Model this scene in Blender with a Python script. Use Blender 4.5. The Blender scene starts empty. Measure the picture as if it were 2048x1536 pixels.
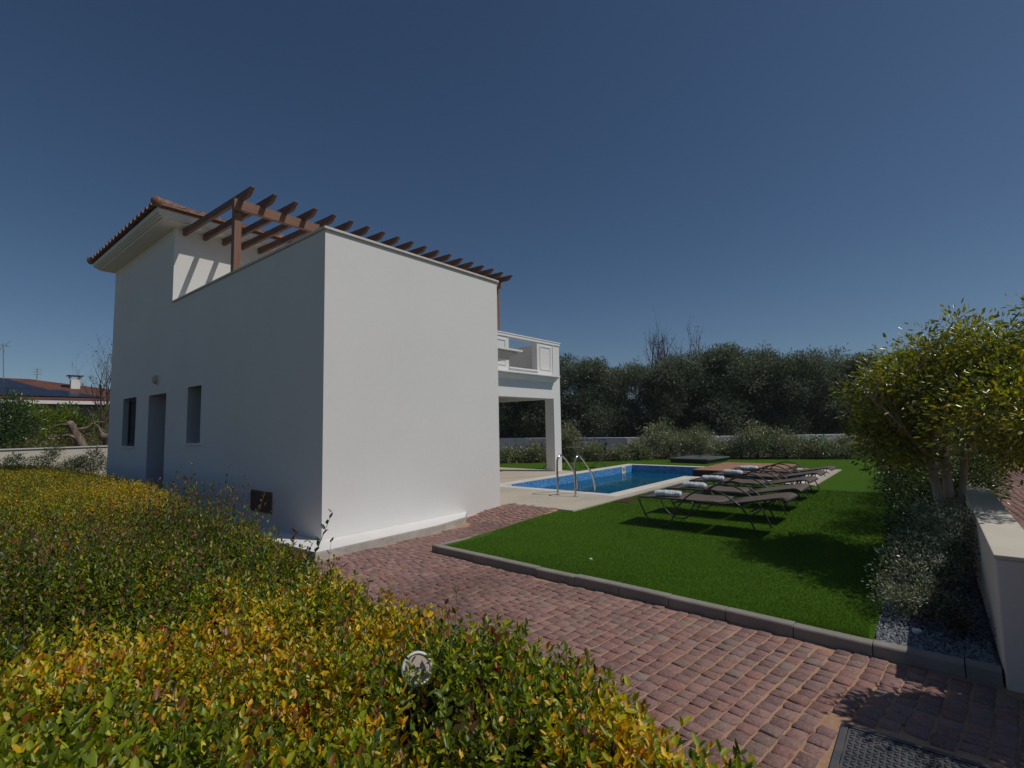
import bpy, math, random
import numpy as np
from mathutils import Matrix, Vector
S = bpy.context.scene
rng = np.random.default_rng(7)
random.seed(5)
R = math.radians
# ------------------------------------------------------------------ camera
cam_d = bpy.data.cameras.new('camera')
cam = bpy.data.objects.new('camera', cam_d)
S.collection.objects.link(cam)
cam_d.sensor_width = 36.0
cam_d.lens = 17.76
cam_d.clip_start = 0.05
cam_d.clip_end = 2000
cr = (0.63638276, -0.77115548, -0.0183361)
cu = (-0.05170607, -0.06636269, 0.99645495)
cb = (-0.76963853, -0.63317866, -0.0821055)
M = Matrix(((cr[0], cu[0], cb[0], 0), (cr[1], cu[1], cb[1], 0), (cr[2], cu[2], cb[2], 1.6), (0, 0, 0, 1)))
cam.matrix_world = M
S.camera = cam
# ------------------------------------------------------------------ sky and sun
SUN = Vector((0.30, -0.67, 1.0)).normalized()         # towards the sun
elev = math.asin(SUN.z)
w = bpy.data.worlds.new('World')
S.world = w
w.use_nodes = True
nt = w.node_tree
sky = nt.nodes.new('ShaderNodeTexSky')
sky.sky_type = 'NISHITA'
sky.sun_disc = False
sky.sun_elevation = elev
sky.sun_rotation = math.atan2(SUN.x, SUN.y)
sky.air_density = 0.75
sky.dust_density = 0.5
sky.ozone_density = 1.8
bg = nt.nodes['Background']
bg.inputs['Strength'].default_value = 0.090
hs = nt.nodes.new('ShaderNodeHueSaturation')
hs.inputs['Saturation'].default_value = 1.10
nt.links.new(sky.outputs[0], hs.inputs['Color'])
tn = nt.nodes.new('ShaderNodeMix')
tn.data_type = 'RGBA'
tn.blend_type = 'MULTIPLY'
tn.inputs[0].default_value = 1.0
tn.inputs[7].default_value = (.95, 1.0, 1.005, 1)
nt.links.new(hs.outputs[0], tn.inputs[6])
nt.links.new(tn.outputs[2], bg.inputs[0])
sl = bpy.data.lights.new('sun', 'SUN')
sl.energy = 4.3
sl.angle = R(0.53)
sl.color = (1.0, 0.94, 0.86)
so = bpy.data.objects.new('sun', sl)
S.collection.objects.link(so)
so.rotation_euler = (-SUN).to_track_quat('-Z', 'Y').to_euler()
S.view_settings.view_transform = 'Standard'
S.view_settings.look = 'None'
S.view_settings.exposure = -0.85
S.view_settings.gamma = 1.0

# ------------------------------------------------------------------ materials
def mat(name, col=(.5, .5, .5), rough=.7, spec=.5, metal=0.0, noise=None, bump=None, attr=None, transl=0.0, coords='Object'):
    """noise: (scale, colour2, amount, detail); several allowed. bump: list of (scale, strength, distance)"""
    m = bpy.data.materials.new(name)
    m.use_nodes = True
    n = m.node_tree.nodes
    l = m.node_tree.links
    b = n['Principled BSDF']
    b.inputs['Roughness'].default_value = rough
    b.inputs['Specular IOR Level'].default_value = spec
    b.inputs['Metallic'].default_value = metal
    tc = n.new('ShaderNodeTexCoord')
    if attr:
        a = n.new('ShaderNodeAttribute')
        a.attribute_name = attr
        cur = a.outputs['Color']
    else:
        c = n.new('ShaderNodeRGB')
        c.outputs[0].default_value = (*col, 1)
        cur = c.outputs[0]
    for (sc, c2, am, lo, hi) in (noise or []):
        t = n.new('ShaderNodeTexNoise')
        t.inputs['Scale'].default_value = sc if not isinstance(sc, tuple) else 1.0
        t.inputs['Detail'].default_value = 6
        if isinstance(sc, tuple):
            mp = n.new('ShaderNodeMapping')
            mp.inputs['Scale'].default_value = sc
            l.new(tc.outputs[coords], mp.inputs[0])
            l.new(mp.outputs[0], t.inputs[0])
        else:
            l.new(tc.outputs[coords], t.inputs[0])
        mr = n.new('ShaderNodeMapRange')
        mr.inputs['From Min'].default_value = lo
        mr.inputs['From Max'].default_value = hi
        mr.inputs['To Max'].default_value = am
        l.new(t.outputs['Fac'], mr.inputs['Value'])
        mx = n.new('ShaderNodeMix')
        mx.data_type = 'RGBA'
        l.new(mr.outputs[0], mx.inputs[0])
        l.new(cur, mx.inputs[6])
        mx.inputs[7].default_value = (*c2, 1)
        cur = mx.outputs[2]
    l.new(cur, b.inputs['Base Color'])
    prev = None
    for (sc, st, di) in (bump or []):
        t = n.new('ShaderNodeTexNoise')
        t.inputs['Detail'].default_value = 5
        if isinstance(sc, tuple):
            t.inputs['Scale'].default_value = 1.0
            mp = n.new('ShaderNodeMapping')
            mp.inputs['Scale'].default_value = sc
            l.new(tc.outputs[coords], mp.inputs[0])
            l.new(mp.outputs[0], t.inputs[0])
        else:
            t.inputs['Scale'].default_value = sc
            l.new(tc.outputs[coords], t.inputs[0])
        bp = n.new('ShaderNodeBump')
        bp.inputs['Strength'].default_value = st
        bp.inputs['Distance'].default_value = di
        l.new(t.outputs['Fac'], bp.inputs['Height'])
        if prev:
            l.new(prev, bp.inputs['Normal'])
        prev = bp.outputs[0]
    if prev:
        l.new(prev, b.inputs['Normal'])
    if transl > 0:
        tr = n.new('ShaderNodeBsdfTranslucent')
        hs = n.new('ShaderNodeHueSaturation')
        hs.inputs['Saturation'].default_value = 1.15
        hs.inputs['Value'].default_value = 1.3
        l.new(cur, hs.inputs['Color'])
        l.new(hs.outputs[0], tr.inputs['Color'])
        ms = n.new('ShaderNodeMixShader')
        ms.inputs[0].default_value = transl
        l.new(b.outputs[0], ms.inputs[1])
        l.new(tr.outputs[0], ms.inputs[2])
        l.new(ms.outputs[0], n['Material Output'].inputs['Surface'])
    return m

MT = {}
MT['plaster'] = mat('plaster', (.74, .735, .72), .85, .25,
                    noise=[(.45, (.66, .655, .64), .55, .4, .7), ((5, 5, .5), (.68, .675, .66), .12, .5, .75), (16, (.78, .775, .76), .3, .4, .6)],
                    bump=[(180, .25, .002), (6, .2, .006)])
MT['plaster_side'] = mat('side_plaster', (.74, .735, .72), .85, .25,
                    noise=[(.6, (.66, .655, .64), .5, .4, .7), (16, (.78, .775, .76), .3, .4, .6)],
                    bump=[(180, .25, .002), (5, .2, .006)])
MT['stone_cap'] = mat('coping_stone', (.62, .61, .58), .6, .4, noise=[(6, (.5, .48, .45), .5, .4, .7)], bump=[(60, .2, .002)])
MT['white_trim'] = mat('white_trim', (.78, .775, .76), .7, .3, noise=[(3, (.68, .665, .63), .45, .45, .7)], bump=[(90, .15, .002)])
MT['wood'] = mat('brown_stained_wood', (.17, .085, .055), .55, .4, noise=[((60, 2, 60), (.09, .035, .02), .7, .4, .65), (2.5, (.23, .11, .07), .5, .45, .7)], bump=[((90, 4, 90), .5, .003)])
MT['wood_x'] = mat('brown_stained_beam', (.25, .13, .085), .55, .4, noise=[((2, 60, 60), (.13, .055, .03), .7, .4, .65)], bump=[((4, 90, 90), .5, .003)])
MT['wood_z'] = mat('brown_stained_post', (.25, .13, .085), .55, .4, noise=[((60, 60, 2), (.12, .05, .03), .7, .4, .65)], bump=[((90, 90, 4), .5, .003)])
MT['tile'] = mat('terracotta_tile', (.29, .165, .12), .85, .2, noise=[(3.2, (.17, .095, .075), .85, .36, .6), (22, (.5, .33, .24), .6, .5, .7)], bump=[(70, .4, .004)])
MT['concrete'] = mat('concrete_kerb', (.30, .275, .24), .9, .2, noise=[(5, (.21, .19, .165), .7, .35, .65), (45, (.3, .275, .25), .5, .45, .6)], bump=[(160, .5, .003), (20, .3, .004)])
MT['plinth'] = mat('plinth_concrete', (.5, .47, .42), .9, .2, noise=[(4, (.33, .3, .26), .8, .4, .65), (30, (.56, .53, .48), .4, .45, .6)], bump=[(120, .4, .003), (12, .3, .005)])
MT['deck'] = mat('pool_deck_concrete', (.50, .455, .37), .85, .25, noise=[(.8, (.40, .35, .29), .7, .4, .65), (14, (.56, .50, .42), .4, .45, .65)], bump=[(140, .3, .002)])
MT['coping'] = mat('white_coping', (.68, .65, .59), .7, .3, noise=[(2.2, (.56, .52, .46), .6, .45, .7)], bump=[(90, .2, .002)])
MT['sand'] = mat('joint_sand', (.46, .29, .185), .95, .1, noise=[(3, (.36, .21, .13), .7, .35, .65), (60, (.48, .31, .21), .6, .45, .6)], bump=[(220, .8, .004)])
MT['sett'] = mat('granite_sett', attr='Col', rough=.85, spec=.3, noise=[(70, (.44, .29, .24), .5, .5, .7), (28, (.09, .05, .045), .5, .52, .75), (2.0, (.36, .23, .17), .3, .5, .75)], bump=[(130, .8, .004), (38, .7, .007)])
MT['soil'] = mat('soil', (.10, .07, .045), .95, .1, noise=[(2, (.15, .11, .07), .8, .4, .6), (30, (.05, .035, .025), .7, .45, .6)], bump=[(40, .8, .02)])
MT['ground'] = mat('ground', (.16, .13, .08), .95, .1, noise=[(.3, (.08, .10, .03), .8, .4, .6)], bump=[(5, .5, .03)])
MT['metal_steel'] = mat('stainless_steel', (.56, .53, .50), .22, .5, 1.0, noise=[(9, (.38, .33, .28), .5, .45, .65)])
MT['metal_dark'] = mat('dark_powder_coat', (.045, .042, .042), .38, .5)
MT['sling'] = mat('sling_fabric', (.125, .098, .078), .75, .3, noise=[(4, (.16, .13, .105), .4, .45, .65)], bump=[(420, .5, .001)])
MT['decking'] = mat('wood_decking', (.38, .21, .13), .65, .3, noise=[((3, 70, 30), (.19, .09, .05), .7, .4, .65), (1.6, (.42, .25, .17), .6, .45, .65)], bump=[((5, 120, 40), .4, .003)])
MT['deck_side'] = mat('dark_wood_skirt', (.085, .035, .022), .7, .3, noise=[((3, 60, 60), (.05, .02, .012), .6, .4, .6)])
MT['cover'] = mat('grey_cover', (.075, .09, .085), .8, .3, noise=[(4, (.13, .15, .14), .6, .45, .65)], bump=[(30, .5, .006)])
MT['cream'] = mat('cream_render', (.74, .665, .60), .85, .25, noise=[(1.2, (.66, .58, .52), .5, .4, .7), (14, (.70, .64, .58), .3, .4, .6)], bump=[(150, .25, .002)])
MT['cream_cap'] = mat('cream_cap', (.64, .59, .50), .8, .25, noise=[(3, (.55, .50, .42), .6, .4, .65), (30, (.68, .63, .54), .3, .4, .6)], bump=[(120, .25, .002)])
MT['glass'] = mat('dark_glass', (.01, .012, .015), .08, .6)
MT['dark_frame'] = mat('dark_frame', (.02, .02, .022), .5, .4)
MT['bronze'] = mat('brown_hatch_paint', (.15, .095, .06), .6, .4, noise=[(12, (.09, .055, .035), .6, .4, .6)])
MT['white_plastic'] = mat('white_plastic', (.72, .71, .68), .4, .5)
MT['beige_plastic'] = mat('beige_plastic', (.52, .44, .38), .55, .4, noise=[(14, (.44, .36, .3), .6, .4, .6)])
MT['iron'] = mat('cast_iron', (.11, .115, .125), .6, .5, .2, noise=[(18, (.16, .12, .085), .7, .52, .68), (6, (.05, .055, .06), .6, .4, .6)], bump=[(150, .4, .002)])
MT['blue'] = mat('blue_paint', (.02, .06, .30), .5, .4)
MT['bark'] = mat('bark', (.26, .20, .16), .9, .2, noise=[((8, 8, 2), (.12, .09, .07), .8, .4, .6)], bump=[((30, 30, 6), .8, .01)])
MT['pale_bark'] = mat('pale_bark', (.42, .33, .26), .9, .2, noise=[((5, 5, 2), (.26, .19, .15), .8, .4, .6)], bump=[((20, 20, 6), .8, .02)])
MT['twig'] = mat('twig_bark', (.10, .07, .055), .9, .2)
MT['leaf'] = mat('leaf', attr='Col', rough=.27, spec=.7, transl=.36)
MT['hedge_leaf'] = mat('hedge_leaf', attr='Col', rough=.38, spec=.42, transl=.40)
MT['olive_leaf'] = mat('olive_leaf', attr='Col', rough=.5, spec=.35, transl=.25)
MT['gravel'] = mat('gravel_stone', attr='Col', rough=.8, spec=.3, bump=[(90, .4, .003)])
MT['gravel_bed'] = mat('gravel_bed', (.07, .075, .085), .9, .2, noise=[(60, (.2, .21, .23), .8, .45, .6)], bump=[(60, .9, .02)])
MT['blade'] = mat('turf_blade', attr='Col', rough=.5, spec=.25, transl=.25)
MT['lawn'] = mat('artificial_turf', (.068, .150, .006), .8, .1,
                 noise=[(.55, (.045, .11, .005), .6, .4, .65), (9, (.075, .16, .008), .5, .42, .62), (70, (.02, .055, .002), .7, .45, .65), (160, (.10, .19, .02), .5, .52, .7)],
                 bump=[(75, 1.0, .02), (14, .5, .02)])
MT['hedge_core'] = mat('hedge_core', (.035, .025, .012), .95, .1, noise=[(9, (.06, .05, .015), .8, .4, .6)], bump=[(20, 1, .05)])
MT['house_wall'] = mat('neighbour_wall', (.22, .20, .19), .85, .2, noise=[(1, (.17, .155, .15), .6, .4, .6)])
MT['solar'] = mat('solar_panel', (.018, .025, .045), .3, .5)
MT['grey_plastic'] = mat('grey_plastic', (.3, .3, .3), .5, .4)

def mosaic():
    m = mat('pool_mosaic', (.05, .17, .42), .25, .5)
    n, l = m.node_tree.nodes, m.node_tree.links
    b = n['Principled BSDF']
    tc = n.new('ShaderNodeTexCoord')
    mp = n.new('ShaderNodeMapping')
    mp.inputs['Scale'].default_value = (36, 36, 36)
    l.new(tc.outputs['Object'], mp.inputs[0])
    fl = n.new('ShaderNodeVectorMath'); fl.operation = 'FLOOR'
    l.new(mp.outputs[0], fl.inputs[0])
    wn = n.new('ShaderNodeTexWhiteNoise'); wn.noise_dimensions = '3D'
    l.new(fl.outputs[0], wn.inputs[0])
    cr_ = n.new('ShaderNodeValToRGB')
    e = cr_.color_ramp.elements
    e[0].position = 0; e[0].color = (.04, .17, .42, 1)
    e[1].position = 1; e[1].color = (.22, .42, .70, 1)
    k = e.new(.5); k.color = (.07, .28, .60, 1)
    l.new(wn.outputs['Value'], cr_.inputs[0])
    l.new(cr_.outputs[0], b.inputs['Base Color'])
    return m
MT['mosaic'] = mosaic()

def water():
    m = bpy.data.materials.new('pool_water')
    m.use_nodes = True
    n, l = m.node_tree.nodes, m.node_tree.links
    b = n['Principled BSDF']
    b.inputs['Base Color'].default_value = (.0005, .17, .28, 1)
    b.inputs['Roughness'].default_value = .04
    b.inputs['IOR'].default_value = 1.33
    tr = n.new('ShaderNodeBsdfTransparent')
    tr.inputs[0].default_value = (.04, .62, .80, 1)
    ms = n.new('ShaderNodeMixShader')
    ms.inputs[0].default_value = .38
    l.new(b.outputs[0], ms.inputs[1])
    l.new(tr.outputs[0], ms.inputs[2])
    l.new(ms.outputs[0], n['Material Output'].inputs['Surface'])
    tc = n.new('ShaderNodeTexCoord')
    prev = None
    for sc, di in ((1.6, .02), (6, .006)):
        t = n.new('ShaderNodeTexNoise')
        t.inputs['Scale'].default_value = sc
        l.new(tc.outputs['Object'], t.inputs[0])
        bp = n.new('ShaderNodeBump')
        bp.inputs['Strength'].default_value = .5
        bp.inputs['Distance'].default_value = di
        l.new(t.outputs['Fac'], bp.inputs['Height'])
        if prev: l.new(prev, bp.inputs['Normal'])
        prev = bp.outputs[0]
    l.new(prev, b.inputs['Normal'])
    return m
MT['water'] = water()

def towel_mat():
    m = mat('striped_towel', (.7, .7, .7), .95, .1, bump=[(300, .5, .002)])
    n, l = m.node_tree.nodes, m.node_tree.links
    tc = n.new('ShaderNodeTexCoord')
    sp = n.new('ShaderNodeSeparateXYZ')
    l.new(tc.outputs['Object'], sp.inputs[0])
    ma = n.new('ShaderNodeMath'); ma.operation = 'MULTIPLY'; ma.inputs[1].default_value = 6.3
    l.new(sp.outputs['Y'], ma.inputs[0])
    fr = n.new('ShaderNodeMath'); fr.operation = 'FRACT'
    l.new(ma.outputs[0], fr.inputs[0])
    c = n.new('ShaderNodeValToRGB')
    c.color_ramp.interpolation = 'CONSTANT'
    e = c.color_ramp.elements
    cols = [(0, (.66, .68, .70)), (.16, (.28, .48, .62)), (.28, (.66, .68, .70)), (.4, (.62, .40, .42)), (.48, (.66, .68, .70)), (.6, (.36, .58, .60)), (.72, (.68, .70, .72)), (.84, (.24, .40, .60)), (.9, (.66, .68, .70))]
    e[0].position = 0; e[0].color = (*cols[0][1], 1)
    e[1].position = cols[1][0]; e[1].color = (*cols[1][1], 1)
    for p, q in cols[2:]:
        k = e.new(p); k.color = (*q, 1)
    l.new(fr.outputs[0], c.inputs[0])
    l.new(c.outputs[0], n['Principled BSDF'].inputs['Base Color'])
    return m
MT['towel'] = towel_mat()

# ------------------------------------------------------------------ mesh helpers
def tag(o, label=None, cat=None, group=None, kind=None):
    if label: o['label'] = label
    if cat: o['category'] = cat
    if group: o['group'] = group
    if kind: o['kind'] = kind
    return o

def empty(name, loc=(0, 0, 0), rz=0.0, **k):
    o = bpy.data.objects.new(name, None)
    S.collection.objects.link(o)
    o.location = loc
    o.rotation_euler = (0, 0, rz)
    o.empty_display_size = .1
    return tag(o, **k)

def link(name, me, m, parent=None):
    o = bpy.data.objects.new(name, me)
    S.collection.objects.link(o)
    if m is not None: me.materials.append(MT[m] if isinstance(m, str) else m)
    if parent is not None:
        o.parent = parent
        me.transform(Matrix.Translation(-Vector(parent_base(parent))))
    return o

def parent_base(p):
    v = Vector((0, 0, 0))
    while p is not None:
        v += p.location
        p = p.parent
    return v

class MB:
    def __init__(s): s.v = []; s.f = []
    def add(s, vs, fs):
        k = len(s.v)
        s.v += [tuple(a) for a in vs]
        s.f += [tuple(i + k for i in f) for f in fs]
        return s
    def box(s, x0, x1, y0, y1, z0, z1):
        return s.add([(x0, y0, z0), (x1, y0, z0), (x1, y1, z0), (x0, y1, z0), (x0, y0, z1), (x1, y0, z1), (x1, y1, z1), (x0, y1, z1)],
                     [(0, 3, 2, 1), (4, 5, 6, 7), (0, 1, 5, 4), (1, 2, 6, 5), (2, 3, 7, 6), (3, 0, 4, 7)])
    def prism(s, pts, z0, z1):
        n = len(pts)
        return s.add([(x, y, z0) for x, y in pts] + [(x, y, z1) for x, y in pts],
                     [tuple(range(n - 1, -1, -1)), tuple(range(n, 2 * n))] + [(i, (i + 1) % n, n + (i + 1) % n, n + i) for i in range(n)])
    def extrude(s, pts, ax, a0, a1):
        """profile of 2-D points in the plane normal to axis ax (0: y,z ; 1: x,z ; 2: x,y), from a0 to a1"""
        n = len(pts)
        def P(u, v, a): return (a, u, v) if ax == 0 else ((u, a, v) if ax == 1 else (u, v, a))
        return s.add([P(u, v, a0) for u, v in pts] + [P(u, v, a1) for u, v in pts],
                     [tuple(range(n - 1, -1, -1)), tuple(range(n, 2 * n))] + [(i, (i + 1) % n, n + (i + 1) % n, n + i) for i in range(n)])
    def tube(s, pts, r, seg=8, cap=True, smooth=0):
        pts = [Vector(p) for p in pts]
        rs = list(r) if hasattr(r, '__len__') else [r] * len(pts)
        if smooth:
            np_, nr = [], []
            for i in range(len(pts) - 1):
                a = pts[max(i - 1, 0)]; b = pts[i]; c = pts[i + 1]; d = pts[min(i + 2, len(pts) - 1)]
                for k in range(smooth):
                    t = k / smooth
                    np_.append(.5 * ((2 * b) + (c - a) * t + (2 * a - 5 * b + 4 * c - d) * t * t + (3 * b - a - 3 * c + d) * t ** 3))
                    nr.append(rs[i] * (1 - t) + rs[i + 1] * t)
            np_.append(pts[-1]); nr.append(rs[-1])
            pts, rs = np_, nr
        n = len(pts)
        tan = [(pts[min(i + 1, n - 1)] - pts[max(i - 1, 0)]).normalized() for i in range(n)]
        up = Vector((0, 0, 1)) if abs(tan[0].z) < .9 else Vector((1, 0, 0))
        u = tan[0].cross(up).normalized()
        vs = []
        for i in range(n):
            u = (u - tan[i] * u.dot(tan[i])).normalized()
            w_ = tan[i].cross(u)
            for k in range(seg):
                a = 2 * math.pi * k / seg
                vs.append(pts[i] + (u * math.cos(a) + w_ * math.sin(a)) * rs[i])
        fs = [(i * seg + k, i * seg + (k + 1) % seg, (i + 1) * seg + (k + 1) % seg, (i + 1) * seg + k) for i in range(n - 1) for k in range(seg)]
        if cap: fs += [tuple(range(seg - 1, -1, -1)), tuple((n - 1) * seg + k for k in range(seg))]
        return s.add(vs, fs)
    def build(s, name, m, parent=None, bevel=0, smooth=False):
        me = bpy.data.meshes.new(name)
        me.from_pydata(s.v, [], s.f)
        me.update()
        o = link(name, me, m, parent)
        if smooth:
            me.polygons.foreach_set('use_smooth', [True] * len(me.polygons))
        if bevel:
            b = o.modifiers.new('bevel', 'BEVEL'); b.width = bevel; b.segments = 2; b.limit_method = 'ANGLE'
        return o

def npmesh(name, V, loops, starts, totals, col=None, m=None, parent=None, smooth=False):
    me = bpy.data.meshes.new(name)
    me.vertices.add(len(V))
    me.vertices.foreach_set('co', np.asarray(V, dtype=np.float32).ravel())
    me.loops.add(len(loops))
    me.loops.foreach_set('vertex_index', np.asarray(loops, dtype=np.int32))
    me.polygons.add(len(starts))
    me.polygons.foreach_set('loop_start', np.asarray(starts, dtype=np.int32))
    me.polygons.foreach_set('loop_total', np.asarray(totals, dtype=np.int32))
    if smooth: me.polygons.foreach_set('use_smooth', np.ones(len(starts), dtype=bool))
    me.update(calc_edges=True)
    if col is not None:
        a = me.color_attributes.new('Col', 'FLOAT_COLOR', 'POINT')
        c4 = np.ones((len(V), 4), dtype=np.float32); c4[:, :3] = col
        a.data.foreach_set('color', c4.ravel())
    return link(name, me, m, parent)

# leaf templates: x along the leaf, y across, z up
LEAF7 = (np.array([[0, 0, 0], [.5, 0, -.03], [1, 0, .02], [.28, .5, .09], [.68, .42, .09], [.28, -.5, .09], [.68, -.42, .09]]),
         [(0, 1, 4, 3), (1, 2, 4), (0, 5, 6, 1), (1, 6, 2)])
LEAF4 = (np.array([[0, 0, 0], [1, 0, 0], [.5, .5, .12], [.5, -.5, .12]]), [(0, 1, 2), (0, 3, 1)])

def norm(a): return a / np.maximum(np.linalg.norm(a, axis=1, keepdims=True), 1e-9)

ACC = None
def flush(name, parent, m='leaf'):
    """link everything gathered since ACC was set as ONE mesh"""
    global ACC
    V = []; lo = []; tt = []; cc = []; k = 0
    for v_, l_, t_, c_ in ACC:
        V.append(v_); lo.append(l_ + k); tt.append(t_); cc.append(c_); k += len(v_)
    tt = np.concatenate(tt); st = np.concatenate([[0], np.cumsum(tt)[:-1]])
    ACC = None
    return npmesh(name, np.concatenate(V), np.concatenate(lo), st, tt, np.concatenate(cc), m, parent)

def leaves(name, P, D, L, W, col, m='leaf', parent=None, tmpl=LEAF7, roll=None):
    """P positions, D directions, L lengths, W widths, col per leaf"""
    T, F = tmpl
    N = len(P)
    D = norm(D)
    up = np.zeros((N, 3)); up[:, 2] = 1
    up += rng.normal(0, .35, (N, 3)) if roll is None else rng.normal(0, roll, (N, 3))
    Y = norm(np.cross(up, D)); Z = np.cross(D, Y)
    k = len(T)
    V = (P[:, None, :] + T[None, :, 0, None] * D[:, None, :] * L[:, None, None] + T[None, :, 1, None] * Y[:, None, :] * W[:, None, None] + T[None, :, 2, None] * Z[:, None, :] * L[:, None, None]).reshape(-1, 3)
    fl = np.concatenate([np.array(f) for f in F])
    loops = (np.arange(N)[:, None] * k + fl[None, :]).ravel()
    tot = np.tile(np.array([len(f) for f in F]), N)
    st = np.concatenate([[0], np.cumsum(tot)[:-1]])
    c = np.repeat(col, k, axis=0)
    if ACC is not None:
        ACC.append((V, loops, tot, c)); return None
    return npmesh(name, V, loops, st, tot, c, m, parent)

def vnoise(x, y, seed=0):
    """smooth value noise"""
    r = np.random.default_rng(seed).random((64, 64))
    xi, yi = np.floor(x).astype(int), np.floor(y).astype(int)
    fx, fy = x - xi, y - yi
    fx = fx * fx * (3 - 2 * fx); fy = fy * fy * (3 - 2 * fy)
    g = lambda a, b: r[a % 64, b % 64]
    return (g(xi, yi) * (1 - fx) * (1 - fy) + g(xi + 1, yi) * fx * (1 - fy) + g(xi, yi + 1) * (1 - fx) * fy + g(xi + 1, yi + 1) * fx * fy)

def copy_tree(o, parent=None):
    c = o.copy(); S.collection.objects.link(c); c.parent = parent
    for ch in list(o.children): copy_tree(ch, c)
    return c

def sst(a, b, x):
    t = np.clip((x - a) / (b - a), 0, 1); return t * t * (3 - 2 * t)

# ================================================================== GROUND
g = MB()
for b in ((-300, 9.3, -300, 300), (18.4, 400, -300, 300), (9.3, 18.4, -300, 2.05), (9.3, 18.4, 8.95, 300)):
    g.add([(b[0], b[2], -.06), (b[1], b[2], -.06), (b[1], b[3], -.06), (b[0], b[3], -.06)], [(0, 1, 2, 3)])
tag(g.build('ground', 'ground'), kind='structure')

def ramp(x, y): return .10 * sst(6.1, 7.5, x) * (y > -.3)

kerb_pts = [(4.45, 4.95), (4.39, 3.3), (4.375, 2.35), (4.33, 1.4), (4.30, .88), (4.275, .4), (4.265, -.235)]
def kerb_x(y): return np.interp(y, [q[1] for q in kerb_pts[::-1]], [q[0] for q in kerb_pts[::-1]])
# sand bed under the setts
def grid_sheet(name, x0, x1, y0, y1, nx, ny, zf, m):
    xs, ys = np.linspace(x0, x1, nx), np.linspace(y0, y1, ny)
    X, Y = np.meshgrid(xs, ys)
    V = np.stack([X, Y, zf(X, Y)], -1).reshape(-1, 3)
    i = (np.arange(ny - 1)[:, None] * nx + np.arange(nx - 1)[None]).ravel()
    loops = np.stack([i, i + 1, i + nx + 1, i + nx], 1).ravel()
    n = len(i)
    o = npmesh(name, V, loops, np.arange(n) * 4, np.full(n, 4), None, m, None, True)
    return o
def sand_z(X, Y): return ramp(X, Y) - .0105 + .0065 * vnoise(X * 14, Y * 14, 3) - .09 * ((X > 4.5) & (Y > -.3) & (Y < 4.98 + (X - 5.5) * .12))
tag(grid_sheet('path_bed', 1.0, 7.6, -1.8, 6.8, 260, 340, sand_z, 'sand'), kind='structure')
tag(grid_sheet('driveway_bed', 4.3, 22, -2.9, -.47, 90, 16, lambda X, Y: 0 * X + .002 * vnoise(X * 8, Y * 8, 4) + .03 * sst(4.3, 7, X) - .002, 'sand'), kind='structure')

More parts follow.
